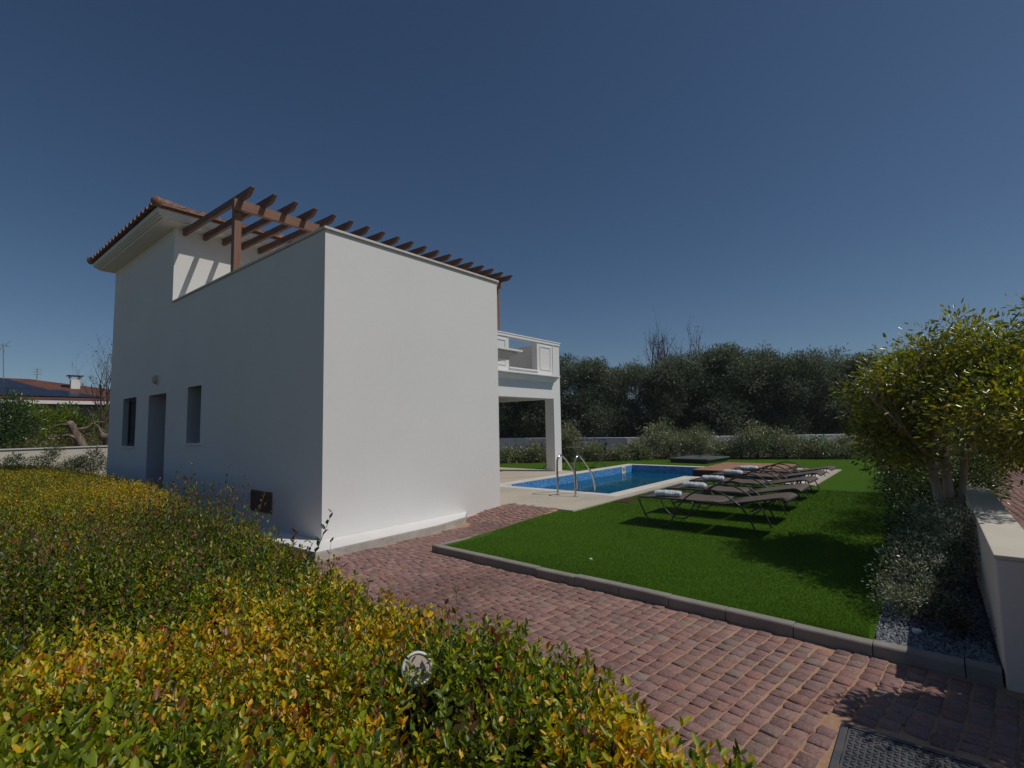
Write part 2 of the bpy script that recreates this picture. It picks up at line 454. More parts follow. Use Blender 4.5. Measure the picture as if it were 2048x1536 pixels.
def setts(name, x0, x1, y0, y1, ang, keep, zf, rowh=.103, seed=1):
    r = np.random.default_rng(seed)
    ca, sa = math.cos(ang), math.sin(ang)
    cx, cy = (x0 + x1) / 2, (y0 + y1) / 2
    hw, hh = (x1 - x0) / 2 * 1.2 + .5, (y1 - y0) / 2 * 1.2 + .8
    C = []; H = []
    v = -hh
    while v < hh:
        rh = rowh * r.uniform(.94, 1.06)
        u = -hw + r.uniform(0, .1)
        while u < hw:
            ln = r.choice([.062, .088, .098, .105, .118], p=[.06, .25, .3, .25, .14]) * r.uniform(.93, 1.07)
            C.append((u + ln / 2, v + rh / 2)); H.append((ln / 2 - .0014, rh / 2 - .0066 * r.uniform(.5, 1.4)))
            u += ln
        v += rh
    C = np.array(C); H = np.array(H)
    def wave(u, v):      # gentle waviness of the courses
        return .030 * np.sin(u * 1.3 + v * .5) + .007 * np.sin(u * 4.1 - v * 2.3 + 1), .012 * np.sin(v * 3.1 + u)
    wv, wu = wave(C[:, 0], C[:, 1])
    U, Vv = C[:, 0] + wu, C[:, 1] + wv
    X, Y = cx + U * ca - Vv * sa, cy + U * sa + Vv * ca
    k = keep(X, Y)
    X, Y, H = X[k], Y[k], H[k]
    N = len(X)
    base = np.array([[-1, -1], [0, -1.0], [1, -1], [1, 0], [1, 1], [0, 1], [-1, 1], [-1, 0]], float)
    crn = np.array([.965, 1, .965, 1, .965, 1, .965, 1])
    ring = base * crn[:, None]
    jit = r.normal(0, .0022, (N, 8, 2))
    o2 = ring[None] * H[:, None, :] + jit
    inn = ring[None] * (H[:, None, :] - .0045) + jit * .8 + r.normal(0, .0012, (N, 8, 2))
    yaw = r.normal(ang, .022, N)
    def rot(q):
        c_, s_ = np.cos(yaw)[:, None], np.sin(yaw)[:, None]
        return np.stack([q[..., 0] * c_ - q[..., 1] * s_, q[..., 0] * s_ + q[..., 1] * c_], -1)
    o2, inn = rot(o2), rot(inn)
    h = r.normal(.0, .0018, N)
    tilt = r.normal(0, .020, (N, 2))
    zb = zf(X, Y) + h
    def lay(q, dz):
        z = zb[:, None] + dz + (q * tilt[:, None]).sum(-1)
        return np.concatenate([q + np.stack([X, Y], -1)[:, None], z[..., None]], -1)
    A = lay(o2, -.022); A[..., 2] = (zb - .03)[:, None]
    B = lay(o2, -.005); Cc = lay(inn, 0 + r.normal(0, .0012, (N, 8)))
    mid = np.concatenate([np.stack([X, Y], -1)[:, None], (zb + r.uniform(0, .003, N))[:, None, None]], -1)
    V = np.concatenate([A, B, Cc, mid], 1)            # 25 per sett
    F = []
    for i in range(8):
        j = (i + 1) % 8
        F += [(i, j, 8 + j, 8 + i), (8 + i, 8 + j, 16 + j, 16 + i)]
    T3 = [(16 + i, 16 + (i + 1) % 8, 24) for i in range(8)]
    F += T3
    fl = np.concatenate([np.array(f) for f in F])
    tot = np.tile([len(f) for f in F], N)
    loops = (np.arange(N)[:, None] * 25 + fl[None]).ravel()
    pal = np.array([[.27, .155, .138], [.25, .145, .134], [.285, .170, .150], [.22, .132, .124], [.25, .165, .148], [.275, .142, .120]])
    c = pal[r.integers(0, len(pal), N)] * r.uniform(.82, 1.18, (N, 1))
    g_ = r.random(N) < .03
    c[g_] = np.array([.27, .205, .175]) * r.uniform(.7, 1.1, (g_.sum(), 1))
    d_ = vnoise(X * 1.3, Y * 1.3, 11)
    c = c * (1 - .3 * sst(.5, .85, d_))[:, None]
    st = np.concatenate([[0], np.cumsum(tot)[:-1]])
    return npmesh(name, V.reshape(-1, 3), loops, st, tot, np.repeat(c, 25, 0), 'sett')

def keep_path(X, Y):
    k = (X > 1.2) & (X < 7.66) & (Y > -1.6) & (Y < 6.5)
    k &= ~((X > kerb_x(Y) - .03) & (Y < 5.08) & (X < 5.5) & (Y > -.5))
    k &= ~((X >= 5.5) & (Y < 5.02 + (X - 5.5) * .12))
    k &= ~((X > 3.3) & (Y > 5.86) & (X < 6.1)) & ~((X >= 6.1) & (Y > 6.36))
    k &= ~((X < 3.3) & (Y > 6.6))
    k &= ~((X > 2.56) & (X < 3.32) & (Y > -.25) & (Y < .51))
    k &= ~((X > 4.2) & (Y < -.2))
    return k
tag(setts('brick_path', 1.2, 7.7, -1.6, 6.5, R(-7), keep_path, lambda X, Y: ramp(X, Y)), kind='structure')
def keep_drive(X, Y):
    return (X > 4.2) & (X < 21) & (Y < -.5) & (Y > -2.7)
tag(setts('brick_driveway', 4.2, 21, -2.7, -.5, R(2), keep_drive, lambda X, Y: .01 + .03 * sst(4.3, 7, X), seed=2), kind='structure')

# lawn
def poly_sheet(name, polys, z, m):
    b = MB()
    for p in polys: b.add([(x, y, z) for x, y in p], [tuple(range(len(p)))])
    return tag(b.build(name, m), kind='structure')
LW = [[(4.50, 4.98), (4.43, 3.0), (4.37, 1.2), (4.34, .40), (13.8, .40), (13.8, 4.92), (7.60, 4.92), (7.56, 5.28), (5.6, 5.02)],
      [(13.8, .40), (18.2, .40), (18.2, 2.15), (13.8, 2.15)],
      [(18.2, .40), (26.0, .40), (25.6, 1.6), (24.6, 3.6), (23.4, 5.4), (22.3, 7.3), (21.3, 8.78), (18.2, 8.78)],
      [(14.02, 8.8), (21.3, 8.78), (19.7, 10.5), (17.6, 12.3), (15.6, 13.9), (13.6, 15.2), (11, 16.2), (11, 12.3), (14.02, 12.3)],
      [(17.4, 5.6), (18.2, 5.6), (18.2, 8.8), (17.4, 8.8)]]
poly_sheet('lawn', LW, .075, 'lawn')
poly_sheet('far_lawn', [[(18, -2.6), (40, -2.6), (40, -9), (18, -9)]], .02, 'lawn')
poly_sheet('shrub_bed_soil', [[(26.0, .3), (29, 1), (23, 14), (20, 20), (10, 21), (10, 16.2), (13.6, 15.2), (15.6, 13.9), (17.6, 12.3), (19.7, 10.5), (21.3, 8.78), (22.3, 7.3), (23.4, 5.4), (24.6, 3.6), (25.6, 1.6)]], .07, 'soil')
poly_sheet('gravel_strip_ground', [[(4.38, .38), (4.38, -.26), (22, -.26), (22, .38)]], .058, 'gravel_bed')

# turf blades
def blades():
    N = 230000
    u = rng.random(N)
    X = 4.38 + (u ** 2.0) * 8.5
    Y = rng.uniform(.36, 5.1, N)
    k = (Y < 4.87) | ((X > 5.5) & (Y < 4.97 + (X - 5.5) * .14))
    k &= ~((X > 7.6) & (Y > 4.9))
    k &= (Y > .42 + .02 * np.sin(X * 3)) & (X > kerb_x(Y) + .088)
    X, Y = X[k], Y[k]; N = len(X)
    P = np.stack([X, Y, np.full(N, .07)], -1)
    D = rng.normal(0, .42, (N, 3)); D[:, 2] = 1; D[:, 0] += .25
    L = rng.uniform(.016, .032, N) * (1 + .05 * (X - 4.4)); W = rng.uniform(.0028, .0045, N) * (1 + .16 * (X - 4.4))
    v = vnoise(X * 2.2, Y * 2.2, 5)[:, None]
    c = np.array([[.085, .185, .008]]) * (.8 + .4 * v) * rng.uniform(.65, 1.3, (N, 1))
    dry = rng.random(N) < .05
    c[dry] = [.16, .22, .05]
    D = norm(D); Y_ = norm(np.cross(D, rng.normal(0, 1, (N, 3))))
    V = np.stack([P - Y_ * W[:, None] / 2, P + Y_ * W[:, None] / 2, P + D * L[:, None]], 1).reshape(-1, 3)
    o = npmesh('grass', V, np.arange(3 * N), np.arange(N) * 3, np.full(N, 3), np.repeat(c, 3, 0), 'blade')
    tag(o, 'short bright green artificial turf around the pool', 'grass', kind='stuff')
blades()

# gravel stones
def gravel():
    N = 9000
    X = 4.36 + rng.random(N) ** 1.6 * 4.2; Y = rng.uniform(-.22, .40, N)
    s = rng.uniform(.006, .015, N)
    T = np.array([[1, 0, 0], [-1, 0, 0], [0, 1, 0], [0, -1, 0], [0, 0, 1], [0, 0, -1]], float)
    F = np.array([[0, 2, 4], [2, 1, 4], [1, 3, 4], [3, 0, 4], [2, 0, 5], [1, 2, 5], [3, 1, 5], [0, 3, 5]])
    q = T[None] * s[:, None, None] * rng.uniform(.6, 1.3, (N, 6, 1)) + rng.normal(0, .2, (N, 6, 3)) * s[:, None, None]
    V = q + np.stack([X, Y, .062 + rng.uniform(0, .012, N)], -1)[:, None]
    loops = (np.arange(N)[:, None] * 6 + F.ravel()[None]).ravel()
    c = np.array([[.15, .165, .185]]) * rng.uniform(.5, 2.0, (N, 1))
    o = npmesh('gravel', V.reshape(-1, 3), loops, np.arange(8 * N) * 3, np.full(8 * N, 3), np.repeat(c, 6, 0), 'gravel')
    tag(o, 'blue grey gravel in the strip beside the low white wall', 'gravel', kind='stuff')
gravel()

# ================================================================== KERBS

def along(p, d):
    for a, b in zip(p[:-1], p[1:]):
        L = math.dist(a, b)
        if d <= L: return (a[0] + (b[0] - a[0]) * d / L, a[1] + (b[1] - a[1]) * d / L)
        d -= L
    return p[-1]
tot = sum(math.dist(a, b) for a, b in zip(kerb_pts[:-1], kerb_pts[1:]))
kl = ['kerb stone at the sharp corner of the lawn, end of the long row', None]
nk = 8
prof = [(-.0, -.05), (.0, .074), (.006, .083), (.016, .088), (.088, .088), (.09, .085), (.09, -.05)]
cuts = [0] + [4.95 - y for y in (4.31, 3.82, 3.33, 2.845, 2.353, 1.862, 1.375, .882, .398, -.071)] + [tot]
nth = ['first', 'second', 'third', 'fourth', 'fifth', 'sixth']
kerb_lab = ['grey kerb stone, %s of the long row counted from the lawn corner near the house' % q for q in nth]
kerb_lab += ['sunlit kerb stone, fifth of the long row counted from the low white wall', 'sunlit kerb stone, fourth of the long row counted from the low white wall', 'half shaded kerb stone, third from the white wall, at the lawn and gravel corner', 'shaded kerb stone beside the gravel, second from the low white wall', 'very short kerb stone touching the end of the low white wall']
for i in range(len(cuts) - 1):
    a, b = along(kerb_pts, cuts[i] + .003), along(kerb_pts, cuts[i + 1] - .003)
    d = Vector((b[0] - a[0], b[1] - a[1], 0)).normalized(); nrm = Vector((-d.y, d.x, 0))
    if nrm.x < 0: nrm = -nrm
    dz = random.uniform(-.006, .004); b = (b[0] + random.uniform(-.003, .003), b[1])
    vs = [Vector((q[0], q[1], 0)) + nrm * u + Vector((0, 0, v + dz)) for q in (a, b) for u, v in prof]
    n = len(prof)
    k = MB().add(vs, [tuple(range(n)), tuple(range(2 * n - 1, n - 1, -1))] + [(j, n + j, n + (j + 1) % n, (j + 1) % n) for j in range(n)])
    o = k.build('kerb_stone', 'concrete', bevel=.004)
    tag(o, kerb_lab[i], 'kerb stone', 'concrete kerb stones along the lawn')
for i, (x0, x1) in enumerate(((4.455, 5.03), (5.037, 5.65))):
    dz = -.035 * i
    k = MB()
    y1 = 5.05
    vs = [(x, y1 - u, v - (x - 4.45) * .02) for x in (x0, x1) for u, v in prof]
    n = len(prof)
    k.add(vs, [tuple(range(n)), tuple(range(2 * n - 1, n - 1, -1))] + [(j, n + j, n + (j + 1) % n, (j + 1) % n) for j in range(n)])
    tag(k.build('kerb_stone', 'concrete', bevel=.004), ['kerb stone turning the lawn corner to face the house wall', 'sunk kerb stone facing the house, last before the lawn meets the paving'][i], 'kerb stone', 'concrete kerb stones along the lawn')

# ================================================================== DECK AND POOL
ZD = .10
d = MB()
d.box(7.60, 9.50, 4.92, 9.45, -.05, ZD)
d.box(7.36, 7.60, 6.40, 9.45, -.05, ZD)
d.box(9.50, 13.80, 4.92, 5.12, -.05, ZD)
d.box(7.36, 9.50, 9.45, 12.3, -.05, ZD)
d.box(9.50, 14.0, 8.78, 12.3, -.05, ZD)
d.box(13.55, 13.80, 2.15, 4.92, -.05, ZD)
d.box(13.80, 18.2, 2.15, 2.42, -.05, ZD)
d.box(17.9, 18.2, 2.42, 5.62, -.05, ZD)
tag(d.build('pool_deck', 'deck'), kind='structure')
c = MB()
zc = ZD + .006
c.box(9.50, 9.80, 5.12, 8.78, -.2, zc)
c.box(9.80, 14.10, 5.12, 5.42, -.2, zc)
c.box(13.80, 14.10, 2.42, 5.12, -.2, zc)
c.box(14.10, 17.90, 2.42, 2.72, -.2, zc)
c.box(17.60, 17.90, 2.72, 5.42, -.2, zc)
c.box(17.10, 17.90, 5.42, 5.62, -.2, zc)
c.box(17.10, 17.40, 5.62, 8.78, -.2, zc)
c.box(9.80, 17.10, 8.48, 8.78, -.2, zc)
tag(c.build('pool_coping', 'coping', bevel=.008), kind='structure')
p = MB()
outl = [(9.82, 5.44), (9.82, 8.465), (17.085, 8.465), (17.085, 5.44), (17.585, 5.44), (17.585, 2.735), (14.115, 2.735), (14.115, 5.44)]
outl = outl[::-1]
n = len(outl)
p.add([(x, y, z) for z in (-1.5, .085) for x, y in outl], [(i, i + n, (i + 1) % n + n, (i + 1) % n) for i in range(n)])
p.add([(9.82, 5.44, -1.5), (17.085, 5.44, -1.5), (17.085, 8.465, -1.5), (9.82, 8.465, -1.5)], [(0, 1, 2, 3)])
p.add([(14.115, 2.735, -1.5), (17.585, 2.735, -1.5), (17.585, 5.44, -1.5), (14.115, 5.44, -1.5)], [(0, 1, 2, 3)])
tag(p.build('pool_basin', 'mosaic'), kind='structure')
wt = MB()
wt.add([(9.83, 5.45, -.14), (17.08, 5.45, -.14), (17.08, 8.46, -.14), (9.83, 8.46, -.14)], [(0, 1, 2, 3)])
wt.add([(14.12, 2.74, -.14), (17.58, 2.74, -.14), (17.58, 5.45, -.14), (14.12, 5.45, -.14)], [(0, 1, 2, 3)])
tag(wt.build('water', 'water'), kind='structure')

def skimmer(x, y, lab):
    t = empty('pool_skimmer', (x, y, -.02), label=lab, cat='skimmer', group='white skimmers in the pool wall')
    b = MB()
    b.box(x - .14, x + .14, y - .03, y, -.15, -.09); b.box(x - .14, x + .14, y - .03, y, .04, .095)
    b.box(x - .14, x - .085, y - .03, y, -.09, .04); b.box(x + .085, x + .14, y - .03, y, -.09, .04)
    b.build('skimmer_frame', 'white_plastic', t)
    MB().box(x - .085, x + .085, y - .012, y - .002, -.09, .04).build('skimmer_flap', 'grey_plastic', t)
skimmer(16.35, 8.462, 'white skimmer mouth in the far left corner of the pool')
skimmer(10.02, 8.462, 'white skimmer mouth at the pool end beside the house wall')

# wooden platform over the pool step
wp = empty('wooden_platform', (16, 4.3, .12), label='low reddish brown wooden platform bridging the pool corner behind the loungers', cat='platform')
b = MB()
nb = 20
X0, X1, Y0, Y1 = 14.62, 17.75, 3.25, 5.36
bw = (Y1 - Y0) / nb
for i in range(nb):
    b.box(X0, X1, Y0 + i * bw, Y0 + (i + 1) * bw - .008, .225, .25)
b.build('deck_boards', 'decking', wp, bevel=.003)
b = MB()
b.box(X0 + .01, X0 + .04, Y0, Y1, -.06, .223); b.box(X1 - .04, X1 - .01, Y0, Y1, .11, .223)
b.box(X0 + .04, X1 - .04, Y0 + .005, Y0 + .03, .0, .223); b.box(X0 + .04, X1 - .04, Y1 - .03, Y1 - .005, .0, .223)
b.build('skirt', 'deck_side', wp)
cv = empty('pool_pit_cover', (19.9, 7.0, .1), rz=R(-6), label='flat dark grey square cover raised on the grass behind the pool', cat='cover')
MB().box(-.95, .95, -.72, .72, .0, .09).build('cover_base', 'dark_frame', None).parent = cv
o = MB().box(-1.0, 1.0, -.77, .77, .092, .15).build('cover_lid', 'cover', None, bevel=.02); o.parent = cv
o = MB().tube([(-.12, 0, .15), (-.12, 0, .185), (.12, 0, .185), (.12, 0, .15)], .01, 6).build('lid_handle', 'metal_dark', None); o.parent = cv

# ladder
def rail(y, t):
    pts = [(9.10, y, .10), (9.10, y, .5), (9.105, y, .76), (9.13, y, .86), (9.20, y, .925), (9.29, y, .93), (9.37, y, .885), (9.5, y, .785), (9.72, y, .575), (9.80, y, .47), (9.87, y, .30), (9.91, y, .05), (9.93, y, -.3), (9.94, y, -1.1)]
    MB().tube(pts, .0215, 12, smooth=5).build('handrail', 'metal_steel', t, smooth=True)
    f = MB(); f.tube([(9.10, y, .101), (9.10, y, .112)], [.05, .046], 16)
    f.build('floor_flange', 'metal_steel', t)
ld = empty('pool_ladder', (9.1, 6.05, .1), label='stainless steel pool ladder with two arched handrails', cat='pool ladder')
rail(6.27, ld); rail(5.82, ld)
for z in (-.25, -.5, -.75):
    MB().box(9.88, 9.96, 5.84, 6.25, z, z + .025).build('ladder_step', 'metal_steel', ld)

# ================================================================== THE VILLA
X0, Y0 = 3.69, 6.39
YB, XF = 17.41, 7.35
villa = empty('white_villa', (X0, Y0, 0), label='two storey white plastered villa with roof terrace, balcony and terracotta hip roof', cat='house')

MT['reveal'] = mat('shade_dark_reveal', (.40, .41, .43), .85, .25, bump=[(150, .25, .002)])  # shade of the recesses put into the colour, darker than the wall plaster
def holed(P, us, vs, holes, flip=False):
    """grid of quads on a plane; P(u,v,d) -> xyz ; holes: (u0,u1,v0,v1,depth)"""
    b = MB()
    us = sorted(set(us) | {h[0] for h in holes} | {h[1] for h in holes})
    vs = sorted(set(vs) | {h[2] for h in holes} | {h[3] for h in holes})
    for i in range(len(us) - 1):
        for j in range(len(vs) - 1):
            cu_, cv_ = (us[i] + us[i + 1]) / 2, (vs[j] + vs[j + 1]) / 2
            if any(h[0] < cu_ < h[1] and h[2] < cv_ < h[3] for h in holes): continue
            b.add([P(us[i], vs[j], 0), P(us[i + 1], vs[j], 0), P(us[i + 1], vs[j + 1], 0), P(us[i], vs[j + 1], 0)], [(0, 1, 2, 3)])
    rvs = []
    for u0, u1, v0, v1, dp in holes:
        rv = MB(); rvs.append(rv)
        c4 = [(u0, v0), (u1, v0), (u1, v1), (u0, v1)]
        rv.add([P(u, v, 0) for u, v in c4] + [P(u, v, dp) for u, v in c4], [(k, (k + 1) % 4, (k + 1) % 4 + 4, k + 4) for k in range(4)] + [(4, 5, 6, 7)])
    return b, rvs
# shaded side wall (faces -X) with its openings
holes = [(14.96, 16.08, 1.26, 2.47, .17), (12.79, 13.99, .10, 2.45, .42), (10.79, 11.51, 1.37, 2.49, .34)]
b, rv = holed(lambda u, v, dd: (X0 + dd, u, v), [Y0, 12.49, YB], [0, 4.40], holes)
sw = b.build('side_wall', 'plaster_side', villa)
for r_ in rv: r_.build('opening_reveal', 'reveal', sw)
b = MB()
b.add([(X0, 12.49, 4.40), (X0, YB, 4.40), (X0, YB, 6.12), (X0, 12.62, 6.12), (X0, 12.62, 4.45), (X0, 12.49, 4.45)], [(0, 1, 2, 3, 4, 5)])     # upper side
b.add([(X0, 12.62, 3.3), (11.5, 12.62, 3.3), (11.5, 12.62, 6.12), (X0, 12.62, 6.12)], [(0, 1, 2, 3)])
b.add([(11.5, 12.62, 3.3), (11.5, YB, 3.3), (11.5, YB, 6.12), (11.5, 12.62, 6.12)], [(0, 1, 2, 3)])
b.add([(X0, YB, 0), (11.5, YB, 0), (11.5, YB, 6.12), (X0, YB, 6.12)], [(0, 1, 2, 3)])
b.build('upper_wall', 'plaster', villa)
# sunlit front wall: a slab with real thickness, plus parapets
b = MB()
b.box(X0 + .002, XF, Y0, Y0 + .25, 0, 4.405)
b.build('front_wall', 'plaster', villa)
b = MB()
b.box(X0 + .003, X0 + .25, Y0 + .25, 12.62, 3.28, 4.404)             # terrace parapet behind side wall
b.build('parapet_wall', 'plaster', villa)
MB().box(XF - .25, XF - .001, Y0 + .25, 9.45, 0, 4.25).build('east_wall', 'plaster', villa)
b = MB()
b.box(X0 + .26, XF - .26, Y0 + .26, 12.61, 3.05, 3.28)
b.box(XF - .25, 13.98, 9.72, 12.6, 3.05, 3.28)
b.build('terrace_floor', 'deck', villa)
b = MB()
b.box(10.1, 10.35, 9.72, YB - .01, 0, 3.04)
b.build('ground_floor_wall', 'plaster', villa)
# copings
b = MB()
zt = 4.41
b.box(X0 - .03, X0 + .28, Y0 + .28, 12.60, zt, zt + .035)
b.box(X0 - .03, 5.92, Y0 - .035, Y0 + .28, zt, zt + .036)
b.box(5.926, XF + .03, Y0 - .035, Y0 + .28, zt, zt + .036)
b.build('parapet_coping', 'stone_cap', villa, bevel=.005)
# windows, door
for (u0, u1, v0, v1, dp) in (holes[0], holes[2]):
    f = MB(); xx = X0 + dp - .05
    f.box(xx, X0 + dp - .004, u0 + .001, u0 + .06, v0 + .001, v1 - .001); f.box(xx, X0 + dp - .004, u1 - .06, u1 - .001, v0 + .001, v1 - .001)
    f.box(xx, X0 + dp - .004, u0 + .06, u1 - .06, v1 - .06, v1 - .001); f.box(xx, X0 + dp - .004, u0 + .06, u1 - .06, v0 + .001, v0 + .06)
    wn = f.build('window', 'dark_frame', villa)
    MB().box(X0 + dp - .03, X0 + dp - .01, u0 + .06, u1 - .06, v0 + .06, v1 - .06).build('pane', 'glass', wn)
    MB().box(X0 - .05, X0 + dp - .06, u0 - .06, u1 + .06, v0 - .035, v0 + .004).build('sill', 'white_trim', wn, bevel=.004)
u0, u1, v0, v1, dp = holes[1]
dr = MB().box(X0 + dp - .06, X0 + dp - .004, u0 + .02, u1 - .02, v0 + .01, v1 - .01).build('door', 'reveal', villa)
MB().box(X0 + .13, X0 + .27, 12.795, 12.86, 1.34, 1.56).build('door_intercom', 'grey_plastic', villa, bevel=.006)
MB().tube([(X0 + dp - .06, 13.0, 1.1), (X0 + dp - .11, 13.0, 1.1), (X0 + dp - .11, 13.12, 1.1)], .01, 8).build('handle', 'metal_steel', dr)
# wall light
wl = MB().tube([(X0 - .001, 13.42, 2.78), (X0 - .03, 13.42, 2.78)], .125, 24).build('wall_light', 'white_plastic', villa)
sp = []
b = MB()
rr = [(.0, .105), (.03, .098), (.055, .075), (.07, .04), (.075, .004)]
b.tube([(X0 - .03 - a, 13.42, 2.78) for a, _ in rr], [r_ for _, r_ in rr], 24).build('lamp_glass', 'beige_plastic', wl, smooth=True)
# service hatch with two doors
hy0, hy1, hz0, hz1 = 7.80, 8.51, .33, .65
h = MB()
h.box(X0 - .02, X0 - .001, hy0, hy0 + .03, hz0, hz1); h.box(X0 - .02, X0 - .001, hy1 - .03, hy1, hz0, hz1)
h.box(X0 - .02, X0 - .001, hy0 + .03, hy1 - .03, hz0, hz0 + .025); h.box(X0 - .02, X0 - .001, hy0 + .03, hy1 - .03, hz1 - .025, hz1)
hf = h.build('service_hatch', 'bronze', villa)
ym = (hy0 + hy1) / 2
for a, c_ in ((hy0 + .034, ym - .003), (ym + .003, hy1 - .034)):
    MB().box(X0 - .017, X0 - .003, a, c_, hz0 + .03, hz1 - .03).build('hatch_door', 'bronze', hf, bevel=.003)
MB().tube([(X0 - .016, ym - .02, .49), (X0 - .035, ym - .02, .49), (X0 - .035, ym + .03, .49)], .008, 8).build('hatch_knob', 'metal_dark', hf)
# balcony / covered patio
ys = 9.45
MB().box(13.62, 14.0, ys, ys + .35, 0.0, 2.45).build('column', 'plaster', villa)
MB().box(13.62, 14.0, 12.2, 12.55, 0.0, 2.45).build('column', 'plaster', villa)
b = MB()
b.box(XF, 14.0, ys, ys + .27, 2.452, 3.20)
b.box(XF + .01, 13.998, ys + .27, 12.55, 2.60, 3.04)
b.box(13.73, 13.999, ys + .27, 12.55, 2.453, 2.60)
b.build('balcony_beam', 'plaster', villa)
b = MB()      # parapet wall with an opening
b.box(XF, 11.37, ys, ys + .2, 3.2, 4.30)
b.box(12.76, 14.0, ys, ys + .2, 3.2, 4.30)
b.box(11.37, 12.76, ys + .001, ys + .2, 3.2, 3.28)
b.box(11.37, 12.76, ys + .001, ys + .2, 4.21, 4.30)
b.box(13.80, 13.999, ys + .2, 12.55, 3.2, 4.30)
b.build('balcony_parapet', 'plaster', villa)
b = MB()      # mouldings
b.box(XF + .001, 14.05, ys - .04, ys + .24, 4.30, 4.335)
b.box(XF + .001, 14.02, ys - .025, ys - .001, 4.22, 4.30)
b.box(14.02 - .27, 14.05, ys + .24, 12.6, 4.30, 4.335)
b.box(11.35, 12.80, ys - .04, ys + .0, 3.285, 3.33)
def frame(b, x0, x1, z0, z1, t=.04, y=ys):
    b.box(x0, x1, y - .018, y - .0015, z1 - t, z1); b.box(x0, x1, y - .018, y - .0015, z0, z0 + t)
    b.box(x0, x0 + t, y - .018, y - .0015, z0 + t, z1 - t); b.box(x1 - t, x1, y - .018, y - .0015, z0 + t, z1 - t)
frame(b, 12.90, 13.50, 3.36, 4.13); frame(b, 10.3, 11.22, 3.36, 4.13)
b.box(13.60, 13.63, ys - .02, ys - .0015, 3.2, 4.22)
b.build('balcony_moulding', 'white_trim', villa, bevel=.004)
def cornice(bb, x0, x1, y, ztop, back):
    pr = [(back, ztop), (y - .27, ztop), (y - .27, ztop - .03), (y - .20, ztop - .032), (y - .20, ztop - .085), (y - .13, ztop - .09), (y - .10, ztop - .14), (y - .05, ztop - .18), (y - .002, ztop - .19), (back, ztop - .19)]
    bb.extrude([(u, v) for u, v in pr], 0, x0, x1)
b = MB(); cornice(b, XF + .002, 13.64, ys, 3.165, ys - .001)
b.build('balcony_cornice', 'white_trim', villa)
# moulded canopy beside the front wall
b = MB()
zc_, y0c = 3.20, 6.55
prf = [(.0, .16), (.0, .155), (.10, .12), (.14, .11), (.14, .07), (.20, .06), (.20, .0)]
for (ov, z0_, z1_) in ((.0, 2.98, 3.045), (.05, 3.045, 3.075), (.12, 3.075, 3.135), (.20, 3.14, 3.18)):
    b.box(XF + .001, 8.12 + ov, y0c + .18 - ov, 9.44, z0_, z1_)
b.build('side_canopy', 'white_trim', villa, bevel=.004)
# eaves
b = MB()
ex0, ex1, ey0, ey1 = 3.24, 11.95, 12.20, 17.72
b.box(ex0 + .12, ex1 - .12, ey0 + .12, ey1 - .12, 6.12, 6.16)
b.box(ex0 + .07, ex1 - .07, ey0 + .07, ey1 - .07, 6.16, 6.19)
b.box(ex0 + .03, ex1 - .03, ey0 + .03, ey1 - .03, 6.19, 6.22)
b.box(ex0, ex1, ey0, ey1, 6.22, 6.33)
b.build('eave_soffit', 'plaster_side', villa, bevel=.006)
# hip roof of wavy tiles: sheets with thickness, rows stepped
def tile_face(b, along0, along1, ax, inset_dir, base, z0, slope, depth, sgn):
    pass
roof = MB()
tp = math.tan(R(18))
rx0, rx1, ry0, ry1 = ex0 - .05, ex1 + .05, ey0 - .07, ey1 + .03
hd = (ry1 - ry0) / 2
def slope_side(A, B, inward, th=.018):
    """tiled slope whose eave runs A->B (2-D), inward unit vector; hips at 45 degrees"""
    A, B = np.array(A, float), np.array(B, float); inw = np.array(inward, float)
    L = np.linalg.norm(B - A); dr_ = (B - A) / L
    nt_ = max(1, round(L / .29)); pw = L / nt_
    rows = int(hd / .34) + 1
    for r_ in range(rows):
        d0, d1 = r_ * .34, min((r_ + 1) * .34 + .05, hd)
        s0, s1 = d0, L - d0
        if s1 - s0 < .1: break
        ns = int(nt_ * 8)
        us = np.linspace(0, L, ns + 1)
        top0, top1 = [], []
        for u in us:
            if u < s0 - .12 or u > s1 + .12: continue
            ph = 2 * math.pi * u / pw
            wv = .062 * max(0, math.cos(ph)) ** .8 - .03 * max(0, -math.cos(ph))
            for dd_, lst, ex in ((d0 - (.0 if r_ else .04), top0, .022), (d1, top1, .0)):
                uu = min(max(u, dd_ - .02), L - dd_ + .02)
                q = A + dr_ * uu + inw * dd_
                lst.append((q[0], q[1], 6.372 + dd_ * tp + wv + ex + random.uniform(-.002, .002)))
        n_ = len(top0)
        if n_ < 2: continue
        V = top0 + top1 + [(x, y, 6.335 if (r_ == 0 and inward == (0, 1)) else z - th) for x, y, z in top0] + [(x, y, z - th) for x, y, z in top1]
        F = []
        for i in range(n_ - 1):
            F += [(i, i + 1, n_ + i + 1, n_ + i), (2 * n_ + i + 1, 2 * n_ + i, 3 * n_ + i, 3 * n_ + i + 1), (i + 1, i, 2 * n_ + i, 2 * n_ + i + 1)]
        roof.add(V, F)
slope_side((rx0, ry1), (rx0, ry0), (1, 0))
slope_side((rx0, ry0), (rx1, ry0), (0, 1))
slope_side((rx1, ry0), (rx1, ry1), (-1, 0))
slope_side((rx1, ry1), (rx0, ry1), (0, -1))
ro_ = roof.build('tiled_roof', 'tile', villa, smooth=False)
